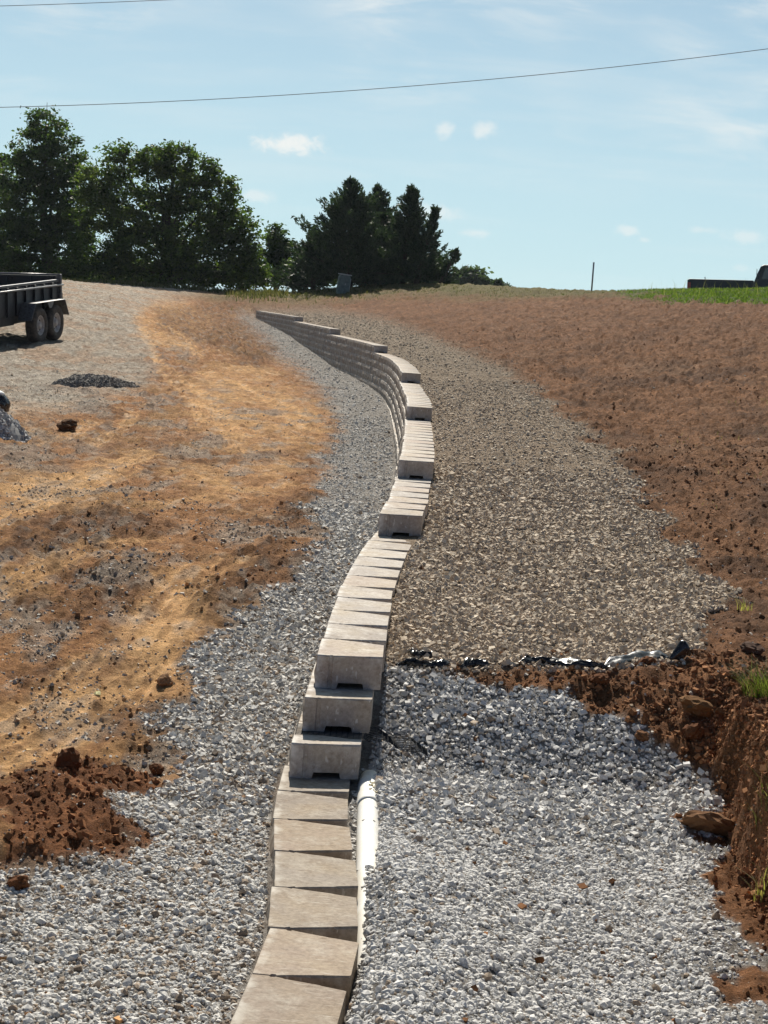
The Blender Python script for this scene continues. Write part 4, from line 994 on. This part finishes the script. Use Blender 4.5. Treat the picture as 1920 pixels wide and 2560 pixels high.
# ------------------------------------------------------------------ trees
def leaf_quads(P, D, size, aspect, colr):
    """one bent diamond per point: P centres, D long axes"""
    n = len(P); D = D / np.linalg.norm(D, axis=1)[:, None]
    q = rng.normal(size=(n, 3)); Sx = np.cross(D, q); Sx /= np.linalg.norm(Sx, axis=1)[:, None]
    s = size[:, None]
    V = np.stack([P - D * s, P + Sx * s * aspect, P + D * s, P - Sx * s * aspect], 1).reshape(-1, 3)
    F = np.arange(n * 4).reshape(n, 4)
    return V, F, np.repeat(colr, 4, 0)
def px_lobe(x, y, rx, ry, Y):
    c = atY(x, y, Y); k = Y / FPX; return c, rx * k, ry * k
def broadleaf(name, label, Y, lobes, trunk_x, nleaf, lsize, cols, clump=.55, group='trees along the skyline', depth=1.0):
    base = Vector(atY(trunk_x, 700, Y)); base.z = gz(base.x, base.y) - .1
    root = empty(name, Matrix.Translation(base)); tag(root, label, 'tree', group)
    b0 = np.array(base)
    vol = np.array([l[2] * l[3] for l in lobes]); pr_ = vol / vol.sum()
    Pall, Call = [], []
    ncl = int(nleaf / 55); mb = MB(); tops = []
    for l in lobes:
        c, rx, rz = px_lobe(*l, Y); tops.append((c, rx, rz))
    for k in range(ncl):
        c, rx, rz = tops[rng.choice(len(lobes), p=pr_)]
        d = rng.normal(size=3); d /= np.linalg.norm(d); rr_ = rng.uniform(.15, 1.0) ** .45
        cc = c + d * np.array([rx, rx * depth, rz]) * rr_
        nn = int(rng.uniform(25, 85)); cs = clump * rng.uniform(.45, 1.0)
        pts = cc + np.clip(rng.normal(size=(nn, 3)), -2.2, 2.2) * np.array([cs, cs, cs * .6]) * .5
        Pall.append(pts); Call.append(np.tile(np.array(cols[rng.integers(len(cols))]) * rng.uniform(.75, 1.25), (nn, 1)))
    P = np.concatenate(Pall); C = np.concatenate(Call) * rng.normal(1, .15, (len(P), 1)).clip(.6, 1.5)
    ok = P[:, 2] > base.z + .15; P, C = P[ok], C[ok]
    D = rng.normal(size=P.shape) * np.array([1, 1, .7]); 
    V, F, CC = leaf_quads(P - b0, D, lsize * rng.uniform(.6, 1.3, len(P)), .5, C)
    link(bpy.data.objects.new('crown', fastmesh('crown', V, F, M_leaf, CC)), root)
    top = max(tops, key=lambda t: t[0][2])
    th = top[0] - b0
    tp_ = [np.array([0, 0, 0]), th * np.array([.25, .25, .25]), th * np.array([.6, .6, .55]), th * np.array([1, 1, .98])]
    mb.tube(tp_, [.17, .14, .09, .03], 8)
    tr_o = mb.build('trunk', M_bark, root, smoothf=True)
    for (c, rx, rz) in tops:
        e = c - b0; s0 = np.array([th[0] * .2, th[1] * .2, max(.5, min(e[2] * .45, th[2] * .5))])
        m2 = MB(); mid = (s0 + e) / 2 + rng.normal(size=3) * .2; m2.tube([s0, mid, e, e + (e - mid) * .5], [.08, .055, .03, .01], 6); m2.build('limb', M_bark, tr_o, smoothf=True)
    return root
DG = [(.040, .070, .028), (.050, .084, .030), (.066, .104, .034), (.034, .060, .030)]
MG = [(.052, .086, .024), (.074, .114, .030), (.100, .138, .036), (.040, .070, .024), (.058, .094, .026)]
broadleaf('broadleaf_tree', 'dark broadleaf tree cut off by the left frame edge behind the trailer', 99, [(-5, 430, 45, 45), (-60, 500, 90, 100), (-30, 590, 90, 80), (-60, 660, 110, 60), (10, 650, 60, 60)], -50, 16000, .11, DG)
broadleaf('broadleaf_tree', 'tallest dark feathery tree rising above the trailer', 96, [(115, 320, 52, 48), (75, 375, 52, 50), (165, 390, 52, 50), (115, 420, 90, 70), (65, 470, 80, 70), (180, 470, 60, 60), (110, 540, 120, 90), (50, 610, 90, 80), (150, 620, 110, 80), (100, 670, 130, 40), (20, 690, 90, 25), (180, 690, 90, 25)], 112, 38000, .105, DG)
broadleaf('broadleaf_tree', 'wide round lighter green tree right of the tallest tree', 92, [(300, 408, 48, 44), (250, 455, 60, 60), (385, 405, 55, 45), (440, 400, 50, 44), (500, 430, 48, 44), (470, 470, 70, 50), (550, 480, 45, 50), (230, 520, 60, 60), (350, 520, 110, 90), (480, 560, 100, 80), (580, 560, 60, 66), (610, 625, 46, 60), (250, 620, 90, 80), (380, 630, 130, 70), (520, 650, 110, 55), (630, 670, 40, 34), (250, 685, 90, 28), (400, 690, 110, 25), (560, 692, 90, 22)], 400, 56000, .10, MG)
broadleaf('broadleaf_tree', 'slender small tree between the round tree and the cedars', 102, [(690, 590, 22, 30), (700, 625, 36, 36), (670, 660, 40, 40), (735, 655, 36, 40), (700, 690, 60, 20)], 695, 7500, .11, DG)
broadleaf('broadleaf_tree', 'low distant grey green tree right of the cedars', 190, [(1160, 690, 26, 20), (1185, 695, 32, 18), (1140, 712, 30, 16), (1200, 712, 26, 14)], 1172, 3600, .26, [(.05, .075, .04), (.06, .085, .045), (.042, .066, .036)], 1.0)
broadleaf('broadleaf_tree', 'smallest distant tree tip at the end of the tree row', 190, [(1244, 712, 14, 12), (1256, 722, 18, 8), (1236, 724, 16, 8)], 1246, 900, .24, [(.05, .075, .04), (.042, .066, .036)], .8)

def cedar(label, Y, xt, yt, r_px, nbr, lean=0, low=.04):
    k = Y / FPX; top = np.array(atY(xt, yt, Y)); bx = np.array(atY(xt - lean, 700, Y)); base = Vector((bx[0], Y, gz(bx[0], Y) - .1)); b0 = np.array(base)
    root = empty('cedar_tree', Matrix.Translation(base)); tag(root, label, 'tree', 'cedars on the skyline')
    H_ = top[2] - b0[2]; ax = top - b0; rad = r_px * k
    mb = MB(); mb.tube([(0, 0, 0), ax * .5, ax * .97], [.14, .08, .012], 7); tr_o = mb.build('trunk', M_bark, root, smoothf=True)
    P, D, SZ = [], [], []
    bmb = MB()
    for b in range(nbr):
        t = rng.uniform(low, 1) ** .9; org = ax * t; an = rng.uniform(0, 2 * math.pi)
        ln = rad * (1 - t) ** 1.0 * (rng.uniform(.35, .9) if rng.uniform() < .75 else rng.uniform(.9, 1.4)) + .14 + .2 * rng.uniform() ** 3
        up = .30 + .50 * t + rng.normal(0, .18)
        d = np.array([math.cos(an), math.sin(an), up]); d /= np.linalg.norm(d)
        end = org + d * ln; m_ = int(14 + 70 * ln)
        s_ = rng.uniform(.18, 1, m_) ** .7
        drop = -.10 * ln * np.sin(s_ * math.pi)
        pts = org + d * (ln * s_)[:, None]; pts[:, 2] += drop
        spread = (.075 + .13 * ln * (1 - s_))[:, None]
        pts = pts + rng.normal(size=(m_, 3)) * spread * .6
        dd = d + rng.normal(size=(m_, 3)) * .55 + np.array([0, 0, .25])
        P.append(pts); D.append(dd); SZ.append(rng.uniform(.05, .13, m_))
        if b % 6 == 0 and ln > .6: bmb.tube([org, org + d * ln * .8], [.03, .006], 4)
    # leader spike
    m_ = 90; s_ = rng.uniform(.80, 1.05, m_); P.append(ax * s_[:, None] + rng.normal(size=(m_, 3)) * (.03 + .35 * (1.05 - s_))[:, None]); D.append(np.tile(ax, (m_, 1)) / H_ + rng.normal(size=(m_, 3)) * .4); SZ.append(rng.uniform(.07, .14, m_))
    P = np.concatenate(P); D = np.concatenate(D); SZ = np.concatenate(SZ)
    ok = P[:, 2] > .1; P, D, SZ = P[ok], D[ok], SZ[ok]
    cols = np.array([(.032, .056, .034), (.040, .066, .037), (.050, .078, .040), (.028, .050, .032)])[rng.integers(0, 4, len(P))] * rng.normal(1, .18, (len(P), 1)).clip(.6, 1.5)
    V, F, CC = leaf_quads(P, D, SZ, .30, cols)
    link(bpy.data.objects.new('crown', fastmesh('crown', V, F, M_needle, CC)), root)
    if bmb.v: bmb.build('branches', M_bark, tr_o)
for (lab, Yt, lob, tx, nl, lc) in (
    ('low dark shrub behind the trailer at the frame edge', 103, [(-40, 670, 70, 35), (30, 675, 60, 32), (70, 690, 50, 22)], 10, 5000, DG),
    ('dark shrub under the tallest tree beside the trailer tailgate', 101, [(150, 672, 60, 30), (215, 680, 55, 28), (180, 695, 60, 18)], 180, 5000, DG),
    ('leafy shrub under the left half of the round tree', 99, [(290, 675, 60, 30), (350, 680, 60, 28), (320, 697, 70, 16)], 315, 5000, MG),
    ('leafy shrub under the right half of the round tree', 99, [(440, 680, 60, 28), (510, 685, 60, 26), (470, 700, 70, 16)], 470, 5000, DG),
    ('pale green shrub at the right foot of the round tree', 95, [(590, 680, 50, 30), (640, 690, 45, 24), (610, 702, 60, 16)], 612, 4500, MG),
    ('dark shrub left of the cedars behind the utility box', 100, [(740, 680, 50, 32), (800, 685, 60, 28), (770, 702, 70, 16)], 765, 4500, DG)):
    r_ = broadleaf('shrub', lab, Yt, lob, tx, nl, .11, lc, group='shrubs under the tree row'); r_['category'] = 'shrub'
cedar('leftmost low cedar at the edge of the cedar clump', 91, 785, 585, 105, 150, 0)
cedar('tallest cedar with a pointed leader in the cedar clump', 90, 876, 455, 190, 330, 0)
cedar('second cedar of the clump with a narrow leaning tip', 92, 944, 472, 130, 220, 8)
cedar('third cedar of the clump with a wispy tip', 89, 1030, 475, 120, 230, 24)
cedar('ragged thin cedar on the open side of the clump', 88, 1090, 525, 62, 110, 50)
cedar('small bushy cedar at the foot of the clump on its open side', 90, 1085, 640, 70, 90, -4)
cedar('stunted cedar seedling past the clump toward the distant tree', 88, 1140, 628, 26, 34, 40)
cedar('broad low cedar behind the second and third cedar tips', 94, 1000, 560, 120, 220, 0)
cedar('squat cedar filling the base of the clump', 93, 950, 555, 165, 330, 0)

# ------------------------------------------------------------------ grass and weeds
def blades(name, X, Y, Z, hgt, wid, colr, lean, label, mat_=M_grass, seg=1):
    n = len(X); an = rng.uniform(0, 2 * math.pi, n); side = np.stack([np.cos(an), np.sin(an), 0 * an], 1) * wid[:, None]
    ld = rng.normal(size=(n, 3)) * lean; ld[:, 2] = 0
    B = np.stack([X, Y, Z - .01], 1); tip = B + np.stack([0 * X, 0 * X, hgt], 1) + ld * hgt[:, None]
    mid = B + np.stack([0 * X, 0 * X, hgt * .6], 1) + ld * hgt[:, None] * .25
    V = np.stack([B - side, B + side, mid + side * .7, tip, mid - side * .7], 1).reshape(-1, 3)
    i = (np.arange(n) * 5)[:, None]
    T = np.concatenate([i + np.array([0, 1, 2]), i + np.array([0, 2, 4]), i + np.array([4, 2, 3])])
    o = link(bpy.data.objects.new(name, fastmesh(name, V, T, mat_, np.repeat(colr, 5, 0)))); tag(o, label, kind='stuff'); return o
def pick(cols, n): return np.array(cols)[rng.integers(0, len(cols), n)] * rng.normal(1, .18, (n, 1)).clip(.55, 1.6)
# dry weeds along the left and middle skyline
n = 15000; X = rng.uniform(-19, 7.5, n); Y = crestY(X) + rng.normal(1.0, 2.6, n)
px, py, _zc = project(np.stack([X, Y, base_z(X, Y)], -1))
dens = np.where(px < 560, .9 * (Y > crestY(X) + .5), 1.0) * np.where(px > 1150, .35, 1)
ok = rng.uniform(0, 1, n) < dens; X, Y = X[ok], Y[ok]; px = px[ok]
hg = rng.uniform(.05, .16, len(X)) * np.where((px > 250) & (px < 720), 1.7, 1.0) * np.where(px > 950, .55, 1)
blades('grass', X, Y, base_z(X, Y), hg, hg * .05 + .008, pick([(.095, .09, .042), (.07, .078, .032), (.125, .11, .062), (.052, .062, .027)], len(X)), .35, 'dry olive weeds along the skyline below the trees')
# green field on the right
n = 42000; X = rng.uniform(6.5, 19, n); Y = crestY(X) + rng.uniform(-12, 5, n)
n0 = fbm(X * .55, Y * .35, 4, 51); n1 = fbm(X * 2.2, Y * 1.3, 4, 61)
gr = smooth(7.2, 9.6, X + 1.0 * n0 - .02 * (Y - 60)) * smooth(-13, -9, Y - crestY(X) + 1.5 * n1)
ok = rng.uniform(0, 1, n) < gr; X, Y = X[ok], Y[ok]
hg = rng.uniform(.05, .15, len(X)) * (.45 + .55 * smooth(7, 10.5, X))
blades('grass', X, Y, base_z(X, Y), hg, hg * .06 + .008, pick([(.075, .125, .022), (.10, .16, .03), (.06, .10, .022), (.14, .18, .05)], len(X)), .35, 'bright green grass on the rise before the truck')
n = 150; X = rng.uniform(8.5, 16.5, n); Y = crestY(X) + rng.uniform(-5, 2, n); hg = rng.uniform(.3, .62, n)
blades('grass', X, Y, base_z(X, Y), hg, np.full(n, .006), pick([(.25, .24, .12), (.18, .2, .08)], n), .3, 'tall seed stems standing above the green grass')
# sparse sprouts on the right hand soil
n = 700; X, Y = scatter(10, 26, n * 4); mk = zones(X, Y, base_z(X, Y)); ok = (X > Xt(Y)) & (mk['tan'] < .05) & (mk['grey'] < .05) & (noise(X * 1.1, Y * .7, 303) > .35); X, Y = X[ok], Y[ok]
hg = rng.uniform(.02, .07, len(X)); blades('grass', X, Y, surf_z(X, Y), hg, np.full(len(X), .0022), pick([(.2, .19, .08), (.15, .17, .05)], len(X)), .6, 'stray dry sprouts on the brown slope')

def tuft(x, y, n, hmax, spread, label, cols, droop=.9):
    p = ground_hit(x, y); root_z = gz(p.x, p.y); V = []; F = []; C = []
    for k in range(n):
        a0 = random.uniform(0, 2 * math.pi); r0 = random.random() ** .5 * spread; b = Vector((p.x + math.cos(a0) * r0, p.y + math.sin(a0) * r0, 0)); b.z = gz(b.x, b.y) - .01
        d = Vector((math.cos(a0 + random.gauss(0, .8)) - .25, math.sin(a0 + random.gauss(0, .8)), 0)); h = hmax * random.uniform(.4, 1); lr = random.uniform(.3, droop); wd = random.uniform(.0016, .0034)
        sd_ = Vector((-d.y, d.x, 0)).normalized(); cc = np.array(random.choice(cols)) * random.uniform(.7, 1.35); o = len(V)
        for j in range(5):
            t = j / 4; q = b + Vector((0, 0, 1)) * h * (t - .38 * lr * t * t) + d * h * lr * t * t; ww = wd * (1 - t * .9)
            V += [tuple(q - sd_ * ww), tuple(q + sd_ * ww)]; C += [cc, cc]
        for j in range(4): F.append((o + j * 2, o + j * 2 + 1, o + j * 2 + 3, o + j * 2 + 2))
    V = np.array(V) - np.array(p); me = fastmesh('grass_tuft', V, np.array(F), M_grass, np.array(C)); o = link(bpy.data.objects.new('grass_tuft', me)); o.location = p
    tag(o, label, 'grass tuft')
GC = [(.085, .11, .026), (.12, .145, .034), (.06, .085, .022), (.16, .16, .075), (.055, .07, .025)]
tuft(1925, 1735, 420, .20, .13, 'thick green grass tuft on the lip of the cut bank', GC)
tuft(1925, 1965, 60, .14, .04, 'few green blades leaning out of the cut bank below the big tuft', GC)
tuft(1905, 2235, 26, .12, .03, 'dry wisps of grass at the foot of the cut bank', [(.3, .26, .13), (.22, .22, .09)])
tuft(1862, 1520, 20, .10, .05, 'single dry grass sprig on the brown slope', [(.3, .26, .13), (.22, .22, .09)])

# ------------------------------------------------------------------ summer haze
mb = MB(); mb.box(-950, 950, -70, 720, -32, 16.5)
M_haze = bpy.data.materials.new('haze'); M_haze.use_nodes = True; N_ = M_haze.node_tree.nodes; N_.clear()
pv = N_.new('ShaderNodeVolumePrincipled'); pv.inputs['Density'].default_value = .00009; pv.inputs['Color'].default_value = (.80, .92, 1, 1); pv.inputs['Anisotropy'].default_value = .3
ou = N_.new('ShaderNodeOutputMaterial'); M_haze.node_tree.links.new(pv.outputs[0], ou.inputs['Volume'])
hz_o = mb.build('haze', M_haze); tag(hz_o, kind='stuff')
